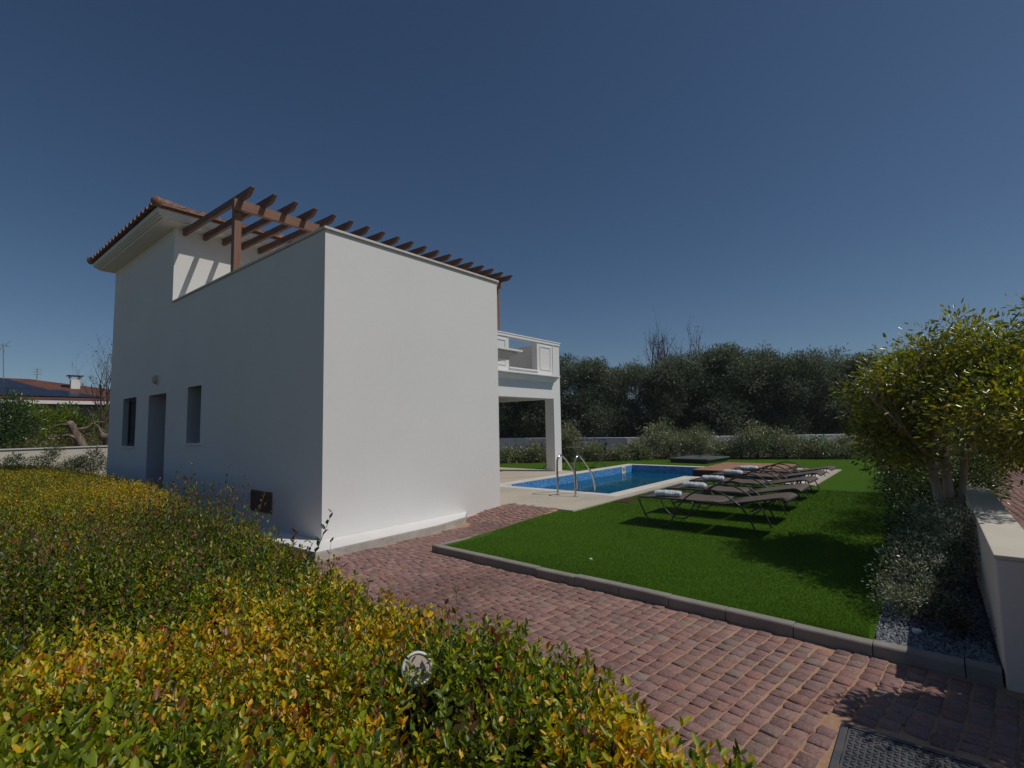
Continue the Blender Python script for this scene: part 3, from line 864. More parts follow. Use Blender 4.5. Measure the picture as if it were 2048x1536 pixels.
for (hx, hy, sx, sy) in ((rx0, ry0, 1, 1), (rx0, ry1, 1, -1), (rx1, ry0, -1, 1), (rx1, ry1, -1, -1)):
    hip = MB()
    hip.tube([(hx - sx * (.0 + .05 * math.sin(q_)) , hy - sy * (.0 + .05 * math.sin(q_)), 6.40) for q_ in (1.5, 1.0, .5, 0)], [.02, .07, .098, .107], 12)
    for k_ in range(12):
        t0, t1 = k_ * .25 - .02, k_ * .25 + .27
        hip.tube([(hx + sx * t0, hy + sy * t0, 6.40 + t0 * tp), (hx + sx * t1, hy + sy * t1, 6.40 + t1 * tp)], [.105, .08], 10)
    hip.build('hip_tiles', 'tile', ro_, smooth=True)
MB().box(ex0 + .02, ex1 - .02, ey0 - .03, ey0 - .002, 6.30, 6.40).build('eave_sun_stop', 'tile', ro_)  # strip added to keep sun spots under the tiles off the fascia
# sub-roof filling so that no light leaks
b = MB()
cx0, cx1 = ex0 + hd, ex1 - hd; cy = (ey0 + ey1) / 2
b.add([(ex0, ey0, 6.331), (ex1, ey0, 6.331), (ex1, ey1, 6.331), (ex0, ey1, 6.331), (cx0, cy, 6.331 + (hd - .07) * tp - .02), (cx1, cy, 6.331 + (hd - .07) * tp - .02)],
      [(0, 1, 5, 4), (1, 2, 5), (2, 3, 4, 5), (3, 0, 4)])
b.build('roof_boarding', 'deck_side', ro_)
# plinth around the walls
b = MB()
b.prism([(3.30, 5.86), (5.3, 5.88), (6.05, 6.03), (6.45, Y0 - .002), (3.688, Y0 - .002), (3.688, 17.0), (3.30, 17.0)], -.05, .10)
tag(b.build('plinth', 'plinth', villa, bevel=.006))
b = MB()
b.prism([(3.305, 5.865), (5.3, 5.885), (6.045, 6.035), (6.44, Y0 - .003), (3.687, Y0 - .003), (3.687, 16.9), (3.305, 16.9)], .1015, .112)
b.build('plinth_top', 'white_trim', villa, bevel=.004)

# pergola
pg = empty('pergola', (3.85, 9.7, 4.45), label='brown timber pergola on the roof terrace with a long row of cut-ended rafters', cat='pergola')
for i in range(19):
    x = 3.84 + i * .4095
    w_ = .07
    prf = [(12.63, 5.975), (9.36, 5.87), (9.335, 5.885), (9.31, 5.89), (9.285, 5.905), (9.245, 5.945), (9.215, 5.955), (9.195, 5.975), (9.18, 5.985), (9.18, 6.005), (12.63, 6.115)]
    dz = random.uniform(-.004, .004)
    r_ = MB().extrude([(u, v + dz) for u, v in prf], 0, x, x + w_)
    r_.build('rafter', 'wood', pg, bevel=.003)
MB().box(3.74, 11.30, 9.63, 9.73, 5.70, 5.885).build('cross_beam', 'wood_x', pg, bevel=.004)
MB().box(3.80, 3.93, 9.75, 9.88, 4.447, 5.88).build('post', 'wood_z', pg, bevel=.006)
MB().box(11.20, 11.33, 9.75, 9.88, 3.281, 5.88).build('post', 'wood_z', pg, bevel=.006)

# ================================================================== BOUNDARY WALLS
rw = MB()
rw.box(4.25, 19.0, -.475, -.245, -.05, .745)
o = rw.build('low_wall', 'cream', bevel=.01)
tag(o, 'low white rendered wall between the gravel strip and the brick driveway', 'wall')
o2 = MB().box(4.247, 19.0, -.479, -.241, .746, .772).build('wall_cap', 'cream_cap', None, bevel=.006); o2.parent = o
bp = [(9, 20.5), (20.2, 18.6), (21.7, 11.0), (27.4, 2.4), (28, -1)]
bw = MB()
for a, c_ in zip(bp[:-1], bp[1:]):
    d_ = Vector((c_[0] - a[0], c_[1] - a[1], 0)).normalized(); nn = Vector((-d_.y, d_.x, 0)) * .1
    a3, c3 = Vector((*a, 0)), Vector((*c_, 0))
    bw.prism([tuple((a3 - nn)[:2]), tuple((c3 - nn)[:2]), tuple((c3 + nn)[:2]), tuple((a3 + nn)[:2])], -.05, .95 + random.uniform(0, .002))
tag(bw.build('back_wall', 'plaster', bevel=.01), 'white garden wall along the back behind the shrubs under the olive trees', 'wall')
o = MB().box(-16, 9.2, 24.0, 24.2, -.05, 1.09).build('side_garden_wall', 'cream_cap', bevel=.01)
tag(o, 'pale garden wall on the left between the yellow hedge and the neighbour house', 'wall')
o2 = MB().box(-16, 9.2, 23.96, 24.24, 1.091, 1.13).build('wall_cap', 'stone_cap', None, bevel=.006); o2.parent = o

# ================================================================== LOUNGERS
def lounger():
    t = empty('sun_lounger', (0, 0, 0), label='x', cat='sun lounger', group='sun loungers in a row on the lawn')
    w_ = .68
    for sx in (0, w_):
        s_ = 1 if sx else -1
        q = sx + s_ * .02
        pts = [(q, 3.49, .41), (q, 3.46, .33), (q, 3.40, .20), (q, 3.36, .13), (q, 3.27, .055), (q, 3.15, .02), (q, 3.03, .045), (q, 2.95, .17), (q, 2.87, .32), (q, 2.75, .46), (q, 2.60, .55), (q, 2.45, .585), (q, 2.30, .565), (q, 2.14, .48), (q, 1.99, .355), (q, 1.90, .2), (q, 1.82, .015)]
        pts = [(a, b_, c_ - .0) for a, b_, c_ in pts]
        MB().tube(pts, .0115, 10, smooth=4).build('arched_leg', 'metal_dark', t, smooth=True)
    def seat_z(y): return .405 + .012 * math.sin((3.5 - y) * 2.4)
    f = MB()
    for sx in (.0, w_):
        f.tube([(sx, 3.50, .41), (sx, 3.2, .418), (sx, 2.7, .415), (sx, 2.27, .40)], .013, 8, smooth=3)
    f.tube([(0, 3.50, .41), (w_, 3.50, .41)], .013, 8); f.tube([(0, 2.5, .39), (w_, 2.5, .39)], .011, 8)
    f.tube([(0, 2.27, .40), (w_, 2.27, .40)], .011, 8); f.tube([(0, 3.15, .02), (0, 3.151, .02)], .012, 6)
    f.build('seat_frame', 'metal_dark', t)
    def sling(rows, name, parent):
        nx = 8
        V = []; 
        for (y, z) in rows:
            for i in range(nx + 1):
                u = i / nx
                V.append((u * w_, y, z - .016 * math.sin(math.pi * u)))
        n = len(rows)
        V2 = [(x, y, z - .006) for x, y, z in V]
        F = []
        k = nx + 1
        for j in range(n - 1):
            for i in range(nx):
                a = j * k + i
                F += [(a, a + k, a + k + 1, a + 1), (n * k + a, n * k + a + 1, n * k + a + k + 1, n * k + a + k)]
        for i in range(nx):
            F += [(i, i + 1, n * k + i + 1, n * k + i), ((n - 1) * k + i + 1, (n - 1) * k + i, n * k + (n - 1) * k + i, n * k + (n - 1) * k + i + 1)]
        for j in range(n - 1):
            a = j * k; c_ = a + nx
            F += [(a + k, a, n * k + a, n * k + a + k), (c_, c_ + k, n * k + c_ + k, n * k + c_)]
        return MB().add(V + V2, F).build(name, 'sling', parent, smooth=True)
    sling([(3.49 - i * .1, .424 - .004 * math.sin(i)) for i in range(13)], 'seat_sling', t)
    bk = [(2.25, .412), (2.1, .435), (1.9, .472), (1.7, .512), (1.58, .532), (1.52, .528), (1.47, .50)]
    sling(bk, 'backrest_sling', t)
    f = MB()
    for sx in (-.004, w_ + .004):
        f.tube([(sx, y, z - .012) for y, z in bk], .012, 8, smooth=2)
    f.tube([(0, 1.47, .49), (w_, 1.47, .49)], .012, 8)
    f.build('backrest_frame', 'metal_dark', t)
    f = MB()
    for sx in (.08, w_ - .08):
        f.tube([(sx, 1.72, .50), (sx, 1.78, .40), (sx, 1.90, .33)], .009, 6); f.tube([(sx, 1.60, .52), (sx, 1.66, .42), (sx, 1.60, .36)], .009, 6)
    f.tube([(0, 1.90, .33), (w_, 1.90, .33)], .009, 6)
    f.build('back_support', 'metal_dark', t)
    for y_, z_ in ((1.93, .265), (3.38, .17)):
        MB().tube([(0, y_, z_), (w_, y_, z_)], .010, 8).build('crossbar', 'metal_dark', t)
    return t
lp = lounger()
ZL = .078
spots = [(7.22, 0, 0), (8.42, .04, .5), (9.68, .13, -.6), (11.03, .17, .4), (12.22, .15, -.4)]
LL = ['nearest brown sling sun lounger, in front of the row', 'second sun lounger from the front of the row', 'middle sun lounger of the five, third from the front', 'fourth sun lounger, next to last before the wooden platform', 'farthest sun lounger, beside the wooden pool platform']
TL = ['striped rolled towel on the nearest sun lounger', 'striped rolled towel on the second lounger from the front', 'striped rolled towel on the middle lounger of the five', 'striped rolled towel on the fourth lounger from the front', 'striped rolled towel on the farthest sun lounger']
def towel(seed):
    r = random.Random(seed)
    b = MB()
    n, seg = 17, 20
    V = []
    for i in range(n):
        y = -.19 + .38 * i / (n - 1)
        e = 1 - .25 * (abs(i / (n - 1) - .5) * 2) ** 6
        dz = r.uniform(-.004, .006)
        for k in range(seg):
            a = 2 * math.pi * k / seg
            spi = 1 + .10 * (k / seg) + .05 * math.sin(3 * a + i * .6 + seed)
            V.append((math.cos(a) * .083 * e * spi + .008 * math.sin(i * .7 + seed), y, max(0, .045 + math.sin(a) * .045 * e * spi + dz * (math.sin(a) > 0))))
    F = [(i * seg + k, i * seg + (k + 1) % seg, (i + 1) * seg + (k + 1) % seg, (i + 1) * seg + k) for i in range(n - 1) for k in range(seg)]
    F += [tuple(range(seg - 1, -1, -1)), tuple((n - 1) * seg + k for k in range(seg))]
    b.add(V, F)
    return b.build('rolled_towel', 'towel', None, smooth=True)
for i, (x, dy, a) in enumerate(spots):
    o = lp if i == 0 else copy_tree(lp)
    o.location = (x, dy, ZL); o.rotation_euler = (0, 0, R(a))
    o['label'] = LL[i]
    tw = towel(i)
    tw.location = (x + .22 + .02 * (i % 2), 3.12 + dy, ZL + .418); tw.rotation_euler = (0, 0, R([8, -5, 6, -4, 10][i]))
    tag(tw, TL[i], 'towel', 'rolled striped towels on the loungers')

# ================================================================== MANHOLE
mh = empty('manhole_cover', (2.95, .13, 0), label='dark cast iron access cover with raised tread pattern set in the brick path', cat='manhole cover')
f = MB()
a0, a1, b0, b1 = 2.60, 3.27, -.21, .465
f.box(a0, a1, b1 - .03, b1, -.02, .004); f.box(a0, a1, b0, b0 + .03, -.02, .004); f.box(a0, a0 + .03, b0 + .03, b1 - .03, -.02, .004); f.box(a1 - .03, a1, b0 + .03, b1 - .03, -.02, .004)
f.build('frame', 'iron', mh, bevel=.002)
pl = MB().box(a0 + .034, a1 - .034, b0 + .034, b1 - .034, -.02, -.001).build('cover_plate', 'iron', mh)
tr = MB()
for i in range(23):
    for j in range(23):
        x, y = a0 + .048 + i * .026, b0 + .048 + j * .026
        if math.hypot(x - 3.13, y - .30) < .024: continue
        an = R(45) if (i + j) % 2 else R(-45)
        dx, dy = math.cos(an) * .0095, math.sin(an) * .0095
        nx_, ny_ = -math.sin(an) * .0036, math.cos(an) * .0036
        tr.prism([(x - dx - nx_, y - dy - ny_), (x + dx - nx_, y + dy - ny_), (x + dx + nx_, y + dy + ny_), (x - dx + nx_, y - dy + ny_)], -.0005, .0045)
tr.build('tread_pattern', 'iron', pl)
bt = MB(); bt.tube([(3.13, .30, -.0008), (3.13, .30, .003)], .016, 16)
bt.build('lifting_bolt', 'metal_dark', mh)

# ================================================================== VEGETATION
def lerp_cols(pal, w, N):
    idx = rng.choice(len(pal), N, p=np.array(w) / sum(w))
    return np.array(pal)[idx] * rng.uniform(.75, 1.2, (N, 1))

# ---- front and back hedges
def hedge_right(y):
    y = np.asarray(y, float)
    return np.interp(y, [-.6, .4, 1, 1.6, 2.7, 3.3, 4.5, 5.6, 6.2], [1.35, 1.52, 1.76, 1.86, 1.86, 1.90, 2.08, 2.25, 2.2]) + .18 * (vnoise(y * 3.0 + 5, y * 0 + 3, 61) - .5) + .12 * (vnoise(y * 7, y * 0 + 9, 62) - .5)
def hedge_top_front(x, y):
    h = .575 + .085 * sst(3.1, 4.2, y) + .20 * (vnoise(x * 2.5 + 9, y * 2.5, 21) - .5) + .15 * (vnoise(x * 6.5, y * 6.5, 22) - .5)
    h += .26 * np.exp(-(((x - .05) / .55) ** 2 + ((y - 1.25) / .8) ** 2))
    h += .05 * sst(1.2, .2, x)
    h -= .16 * sst(.22, 0, hedge_right(y) - x)
    return h
def hedge_top_back(x, y):
    h = .80 + .05 * (vnoise(x * 1.7, y * 1.7, 31) - .5) + .03 * (vnoise(x * 7, y * 7, 32) - .5)
    edge = np.minimum(np.interp(y, [6.3, 7.2, 8.5, 10, 12.5, 16, 19], [2.12, 2.30, 2.55, 2.72, 2.75, 2.6, 2.4]) - x, (y - 6.15) * 1.1)
    return h - .15 * sst(.25, 0, edge), edge

def sprigs(name, X, Y, Z, N_dir, size, nl, parent, zone, tall=0, m='leaf', tmpl=LEAF7, stems=True):
    """upright shoots: opposite leaf pairs climbing a stem"""
    n = len(X)
    ax_ = norm(np.stack([rng.normal(0, .28, n), rng.normal(0, .28, n), np.ones(n)], -1) + N_dir)
    H = size * nl * .38 * rng.uniform(.7, 1.25, n) * (1 + tall)
    k = nl
    t = (np.arange(k) // 2 * 2 / max(k - 1, 1))[None, :] + rng.uniform(-.05, .05, (n, k))
    t = np.clip(t, 0, 1)
    base = np.stack([X, Y, Z], -1)
    P = base[:, None] + ax_[:, None] * (H[:, None] * t)[..., None]
    phi = rng.uniform(0, 6.28, n)[:, None] + (np.arange(k) % 2)[None] * np.pi + (np.arange(k) // 2)[None] * 1.57 + rng.normal(0, .3, (n, k))
    e1 = norm(np.cross(ax_, np.array([[.3, .9, .1]]))); e2 = np.cross(ax_, e1)
    rad = np.cos(phi)[..., None] * e1[:, None] + np.sin(phi)[..., None] * e2[:, None]
    up = .45 + .95 * t + rng.normal(0, .3, (n, k))
    D = rad + ax_[:, None] * up[..., None]
    L = size * rng.uniform(.7, 1.2, (n, k)) * (1 - .35 * t)
    W = L * rng.uniform(.34, .50, (n, k))
    col = zone(X, Y, t, n, k)
    o = leaves(name, P.reshape(-1, 3), D.reshape(-1, 3), L.ravel(), W.ravel(), col.reshape(-1, 3), m, parent, tmpl)
    return ax_, H

def hedge_zone(X, Y, t, n, k):
    yel = .10 + .75 * (vnoise(X * 2.6 + 3, Y * 2.6 + 8, 41) - .45) + .5 * (vnoise(X * 7, Y * 7, 42) - .5)
    for gx, gy, gs, ga in ((.40, 2.85, .42, .9), (1.05, 2.85, .40, .85), (2.0, 3.15, .34, .8), (1.62, 2.25, .28, .75), (1.54, .85, .32, .85), (1.1, 2.2, .3, .35), (.8, 4.1, .6, -.5), (1.85, 4.4, .5, -.4), (.4, 3.7, .4, -.5), (1.58, 1.42, .2, -.6), (.3, 1.9, .4, -.3), (1.0, 1.2, .3, -.2), (.95, 6.0, .5, -.2)):
        yel = yel + ga * np.exp(-((X - gx) ** 2 + (Y - gy) ** 2) / gs ** 2)
    yel = yel + .60 * sst(5.9, 6.8, Y) * sst(.9, 2.1, X) * sst(12, 8, Y) + .22 * sst(6.5, 9, Y) + .15 * sst(12, 16, Y)
    yel = np.clip(yel, 0, 1)[:, None]
    G = np.array([[.16, .21, .015], [.25, .31, .018], [.085, .125, .015], [.36, .38, .022], [.12, .15, .03]])
    Yc = np.array([[.66, .42, .02], [.66, .34, .02], [.54, .44, .02], [.38, .36, .02], [.50, .24, .03], [.68, .52, .16]])
    isY = rng.random((n, 1)) < (.03 + .90 * yel)
    swap = rng.random((n, k)) < .09
    isY = isY ^ swap
    gi = rng.choice(5, (n, 1), p=[.28, .27, .2, .15, .1]); yi = rng.choice(6, (n, 1), p=[.25, .13, .26, .26, .05, .05])
    gj = np.where(rng.random((n, k)) < .22, rng.integers(0, 5, (n, k)), gi); yj = np.where(rng.random((n, k)) < .22, rng.integers(0, 6, (n, k)), yi)
    c = np.where(isY[..., None], Yc[yj], G[gj]) * rng.uniform(.72, 1.2, (n, k, 1)) * rng.uniform(.85, 1.12, (n, 1, 1))
    c = c * (1 + .22 * (Y < 3.6))[:, None, None]  # front leaves lightened in colour to stand for sun on them
    tip = (t > .75) & (rng.random((n, 1)) < .10)
    c = np.where(tip[..., None], np.array([.34, .13, .03]) * rng.uniform(.6, 1.4, (n, k, 1)), c)
    dead = rng.random((n, 1)) < .010
    c = np.where(dead[..., None], np.array([.24, .035, .018]) * rng.uniform(.6, 1.5, (n, k, 1)), c)
    return c

ACC = []
STEMS = MB()
fh = empty('front_hedge', (1.2, 2.5, 0), label='low untrimmed hedge in the foreground with green and yellow leaves', cat='hedge')
def left_bound(y): return np.maximum(y * .088, .12) - .85      # left edge of what can be seen, with a margin
def scatter(n, y0, y1, pw=1.0):
    Y = y0 + (y1 - y0) * rng.random(n) ** pw
    X = rng.uniform(-1.0, 2.6, n)
    return X, Y
# top surface
def fill_front(nm, n, y0, y1, size, nl, depth, tmpl):
    X, Y = scatter(n, y0, y1)
    k = (X < hedge_right(Y)) & (X > left_bound(Y)) & (np.hypot(X, Y) > .55)
    k &= np.hypot(X - 1.335, Y - 1.60) > .075
    X, Y = X[k], Y[k]
    Z = hedge_top_front(X, Y) - size * nl * .22 - rng.random(len(X)) ** 2 * depth
    ed = np.clip(1 - (hedge_right(Y) - X) / .25, 0, 1)
    Nd = np.stack([ed * .9, 0 * ed, 0 * ed], -1)
    sprigs(nm, X, Y, Z, Nd, size, nl, fh, hedge_zone, tmpl=tmpl)
fill_front('foliage', 5200, -.2, 1.9, .050, 10, .20, LEAF7)
fill_front('foliage', 6800, 1.6, 3.0, .047, 10, .20, LEAF7)
fill_front('far_foliage', 9600, 2.9, 6.3, .046, 9, .18, LEAF7)
# side surface
def fill_side(n, y0, y1):
    Y = rng.uniform(y0, y1, n); X = hedge_right(Y) - rng.random(n) ** 1.5 * .18
    ht = hedge_top_front(X, Y)
    Z = rng.uniform(.03, 1, n) * ht - .03
    X = X + .10 * np.sin(np.clip(Z / ht, 0, 1) * 3.1) + .06 * (vnoise(Y * 3, Z * 4, 51) - .5)
    Nd = np.tile([1.0, 0, .1], (n, 1))
    sprigs('side_foliage', X, Y, Z, Nd, .056, 8, fh, hedge_zone)
fill_side(4200, -.3, 6.2)
# far end of the hedge towards the house
def fill_end(n):
    X = rng.uniform(-.2, 2.3, n); Y = 6.15 + rng.random(n) * .12
    Z = rng.uniform(.05, 1, n) * .55
    sprigs('end_foliage', X, Y, Z, np.tile([0, .8, 0], (n, 1)), .038, 8, fh, hedge_zone, tmpl=LEAF4)
fill_end(700)
# taller shoots
def shoots(n, y0, y1, xl, xh, size, hgt, nl=12, name='shoots'):
    Y = rng.uniform(y0, y1, n); X = rng.uniform(xl, xh, n) 
    k = X < hedge_right(Y) - .03; X, Y = X[k], Y[k]
    Z = hedge_top_front(X, Y) - .06
    def z_(X, Y, t, n, k):
        c = lerp_cols([[.10, .18, .02], [.14, .23, .02], [.06, .12, .03], [.22, .27, .03]], [3, 3, 2, 1], n * k).reshape(n, k, 3)
        tip = (t > .6) & (rng.random((n, k)) < .5)
        return np.where(tip[..., None], np.array([.24, .12, .05]) * rng.uniform(.6, 1.4, (n, k, 1)), c)
    a, H = sprigs(name, X, Y, Z, np.zeros((len(X), 3)), size, nl, fh, z_, tall=hgt)
    st = STEMS
    for i in range(len(X)):
        p0 = Vector((X[i], Y[i], Z[i] - .1)); st.tube([p0, Vector((X[i], Y[i], Z[i])) + Vector(a[i]) * H[i]], [.0022, .001], 4)
shoots(260, 4.1, 6.15, .4, 2.3, .044, .45, 14)
shoots(120, 4.6, 6.1, 1.5, 2.35, .050, .75, 16)
shoots(200, 3.2, 4.6, .2, 2.1, .046, .45, 12)
shoots(110, .3, 3.0, .5, 1.9, .050, .15, 10)
# bigger close leaves at the near left
def near_left():
    n = 120
    X = rng.uniform(-.15, .38, n); Y = rng.uniform(.75, 1.7, n)
    k = (np.hypot(X - .0, Y) > .8); X, Y = X[k], Y[k]
    Z = hedge_top_front(X, Y) - .10
    def z_(X, Y, t, n, k):
        return lerp_cols([[.20, .27, .02], [.28, .34, .02], [.13, .18, .02], [.38, .38, .03]], [3, 3, 2, 1], n * k).reshape(n, k, 3)
    sprigs('near_shoots', X, Y, Z, np.zeros((len(X), 3)), .062, 9, fh, z_)
near_left()
# the one tall shoot next to the house corner
def lone(x, y, z0, z1, lean, n_l=9, size=.05):
    b = STEMS; top = Vector((x + lean[0], y + lean[1], z1)); bot = Vector((x, y, z0))
    b.tube([bot, (bot + top) / 2 + Vector((.01, 0, 0)), top], [.004, .003, .0015], 5)
    t = np.linspace(.25, 1, n_l); P = np.array([bot.lerp(top, a) for a in t])
    ph = np.arange(n_l) * 2.4
    D = np.stack([np.cos(ph), np.sin(ph), .7 + .4 * t], -1)
    L = size * (1.15 - .4 * t); col = np.array([[.045, .08, .02]]) * rng.uniform(.7, 1.4, (n_l, 1)); col[-3:] = [.12, .06, .04]
    leaves('long_stem_leaves', P, D, L, L * .45, col, 'leaf', fh)
lone(2.12, 3.95, .40, .92, (.16, -.16), 10, .075)
lone(2.02, 4.05, .45, .78, (.05, -.08), 10, .065)
lone(1.95, 3.7, .45, .74, (.08, -.05), 10, .06)
lone(1.72, 5.2, .5, .93, (.03, 0), 12, .045)
lone(1.95, 5.35, .5, .90, (.0, .03), 12, .045)
lone(.62, 3.9, .5, .95, (-.03, 0), 12, .045)
lone(.40, 3.2, .5, .92, (.0, 0), 12, .045)
flush('foliage', fh, 'hedge_leaf')
# woody interior
b = MB()
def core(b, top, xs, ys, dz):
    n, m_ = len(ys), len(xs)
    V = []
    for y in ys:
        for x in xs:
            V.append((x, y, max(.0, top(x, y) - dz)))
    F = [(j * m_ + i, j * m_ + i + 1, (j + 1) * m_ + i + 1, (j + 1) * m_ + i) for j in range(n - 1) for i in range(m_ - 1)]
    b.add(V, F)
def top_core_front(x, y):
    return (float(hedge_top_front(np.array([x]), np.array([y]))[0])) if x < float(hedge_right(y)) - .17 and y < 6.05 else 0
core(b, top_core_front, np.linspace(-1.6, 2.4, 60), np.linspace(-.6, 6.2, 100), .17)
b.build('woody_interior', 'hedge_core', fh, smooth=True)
b = STEMS
for i in range(900):
    y = random.uniform(.0, 5.8); x = random.uniform(-.2, 1) * 1.0 + random.random() ** .5 * .9
    if x > float(hedge_right(y)) - .02: x = float(hedge_right(y)) - random.uniform(.02, .2)
    h = top_core_front(min(x, float(hedge_right(y)) - .2), y)
    if h <= 0: continue
    b.tube([(x, y, h - .25), (x + random.uniform(-.05, .05), y + random.uniform(-.05, .05), h - .03)], [.004, .0015], 4, cap=False)
b.build('twigs', 'twig', fh)

ACC = []
bh = empty('back_hedge', (1.5, 12, 0), label='flat trimmed golden yellow hedge running along the shaded side of the house', cat='hedge')
def back_fill(nm, n, y0, y1, size, nl):
    Y = y0 + (y1 - y0) * rng.random(n); X = rng.uniform(-.8, 2.85, n)
    top, edge = hedge_top_back(X, Y)
    k = (edge > 0) & (X > left_bound(Y) - .2)
    X, Y, top, edge = X[k], Y[k], top[k], edge[k]
    Z = top - size * nl * .2 - rng.random(len(X)) ** 2 * .10
    e = np.clip(1 - edge / .25, 0, 1)
    sprigs(nm, X, Y, Z, np.stack([e * .7, -e * .5 * (Y < 6.7), 0 * e], -1), size, nl, bh, hedge_zone, tmpl=LEAF4)
back_fill('foliage', 8500, 6.15, 10, .040, 7)
back_fill('distant_foliage', 7500, 10, 18.5, .046, 7)
def back_sides(n):
    Y = rng.uniform(6.3, 18, n); X = np.interp(Y, [6.3, 7.2, 8.5, 10, 12.5, 16, 19], [2.12, 2.30, 2.55, 2.72, 2.75, 2.6, 2.4]) - rng.random(n) * .08
    Z = rng.uniform(.05, .72, n)
    sprigs('side_foliage', X, Y, Z, np.tile([1.0, 0, 0], (n, 1)), .036, 7, bh, hedge_zone, tmpl=LEAF4)
    n = n // 3
    X = rng.uniform(-.3, 2.1, n); Y = 6.2 + rng.random(n) * .15; Z = rng.uniform(.3, .72, n)
    sprigs('near_end_foliage', X, Y, Z, np.tile([0, -1.0, 0], (n, 1)), .034, 7, bh, hedge_zone, tmpl=LEAF4)
back_sides(2600)
flush('foliage', bh, 'hedge_leaf')
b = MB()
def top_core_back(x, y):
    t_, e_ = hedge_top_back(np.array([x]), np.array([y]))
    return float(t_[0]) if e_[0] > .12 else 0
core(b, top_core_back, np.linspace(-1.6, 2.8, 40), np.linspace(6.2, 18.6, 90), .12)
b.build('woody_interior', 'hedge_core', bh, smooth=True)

# white garden lamp in the hedge
gl = empty('garden_lamp', (1.42, 1.69, 0), label='small white round garden lamp half hidden among the foreground hedge leaves', cat='garden lamp')
ctr = Vector((1.39, 1.67, .625)); fc = (Vector((0, 0, 1.6)) - ctr).normalized() * .75 + Vector((0, -.35, .1)); fc.normalize()
b = MB(); b.tube([ctr - fc * .02, ctr - fc * .012, ctr], [.040, .056, .062], 40); b.build('lamp_bowl', 'white_plastic', gl)
b = MB(); b.tube([ctr + fc * .002, ctr + fc * .004], [.052, .052], 40); b.build('lamp_face', 'beige_plastic', gl)
e1 = fc.cross(Vector((0, 0, 1))).normalized(); e2 = fc.cross(e1)
b = MB(); ringp = [ctr + fc * .004 + (e1 * math.cos(a) + e2 * math.sin(a)) * .058 for a in np.linspace(0, 2 * math.pi, 41)]
b.tube(ringp, .0065, 8, cap=False); b.build('lamp_rim', 'white_plastic', gl, smooth=True)
b = MB(); b.tube([ctr - fc * .02, Vector((1.43, 1.71, .5)), Vector((1.43, 1.71, 0))], .012, 10); b.build('stake', 'grey_plastic', gl)

# ---- generic crown from blobs
def blob_points(blobs, n, shell=.55):
    """points inside a union of ellipsoids, biased to their shells"""
    vol = np.array([b_[3] * b_[4] * b_[5] for b_ in blobs]) ** (2 / 3)
    idx = rng.choice(len(blobs), n, p=vol / vol.sum())
    B = np.array(blobs)[idx]
    d_ = norm(rng.normal(0, 1, (n, 3)))
    r_ = 1 - (1 - shell) * rng.random(n) ** 1.6
    r_ *= rng.uniform(.88, 1.1, n)
    P = B[:, :3] + d_ * B[:, 3:6] * r_[:, None]
    return P, d_

def clump_foliage(name, blobs, ncl, per, size, parent, pal, wts, shell=.4, m='leaf', tmpl=LEAF4, cl=.16, aspect=.4, upb=.3, droop=0, zmin=None):
    C, Dn = blob_points(blobs, ncl, shell)
    if zmin is not None:
        k = C[:, 2] > zmin; C, Dn = C[k], Dn[k]
    n = len(C)
    off = rng.normal(0, cl, (n, per, 3)) * np.array([1, 1, .7])
    P = C[:, None] + off
    D = norm(off.reshape(-1, 3)) + np.repeat(Dn, per, 0) * .7 + rng.normal(0, .35, (n * per, 3))
    D[:, 2] += upb - droop
    L = size * rng.uniform(.6, 1.25, n * per); W = L * aspect * rng.uniform(.8, 1.2, n * per)
    cc = lerp_cols(pal, wts, n)
    col = np.repeat(cc, per, 0) * rng.uniform(.75, 1.3, (n * per, 1))
    return leaves(name, P.reshape(-1, 3), D, L, W, col, m, parent, tmpl, roll=.8)

def limb(b, p, d_, L, r, depth, spread=.5, sub=3, up=.15, shrink=.68, nseg=4, rs=None):
    rs = rs or random
    pts = [Vector(p)]; rr = [r]
    d_ = Vector(d_).normalized()
    for i in range(nseg):
        d_ = (d_ + Vector((rs.uniform(-1, 1), rs.uniform(-1, 1), rs.uniform(-.6, 1))) * .16 + Vector((0, 0, up * .3))).normalized()
        pts.append(pts[-1] + d_ * L / nseg); rr.append(r * (1 - .45 * (i + 1) / nseg))
    b.tube(pts, rr, 8 if r > .03 else 5, cap=False)
    if depth > 0:
        for k in range(sub):
            q = pts[rs.randint(max(1, nseg - 2), nseg)]
            dd = (d_ + Vector((rs.uniform(-1, 1), rs.uniform(-1, 1), rs.uniform(-.4, .9))) * spread * 1.6).normalized()
            limb(b, q, dd, L * shrink * rs.uniform(.75, 1.15), rr[-1] * .8, depth - 1, spread, sub, up, shrink, nseg, rs)

# ---- the tree by the driveway
gt = empty('garden_tree', (7.5, -.12, .08), label='multi stemmed leafy tree with yellow green leaves beside the driveway wall', cat='tree')
b = MB()
rs = random.Random(3)
for (tx, ty, tz, r0) in ((7.35, .03, 1.15, .052), (7.5, -.10, 1.3, .055), (7.6, -.27, 1.15, .04)):
    st = Vector((7.5 + (tx - 7.5) * .12, -.12 + (ty + .12) * .15, .05)); en = Vector((tx, ty, tz))
    mid = (st + en) / 2 + Vector((rs.uniform(-.03, .03), .0, 0))
    b.tube([st, mid, en], [r0 * 1.1, r0 * .9, r0 * .75], 10, smooth=4)
    for k in range(3):
        limb(b, en, (rs.uniform(-1, 1), (ty + .12) * 2 + rs.uniform(-.8, .8), 1.1), .75, r0 * .55, 2, .55, 3, .1, .7, 4, rs)
b.build('trunk', 'pale_bark', gt, smooth=True)
rb = np.random.default_rng(12)
TK = .935
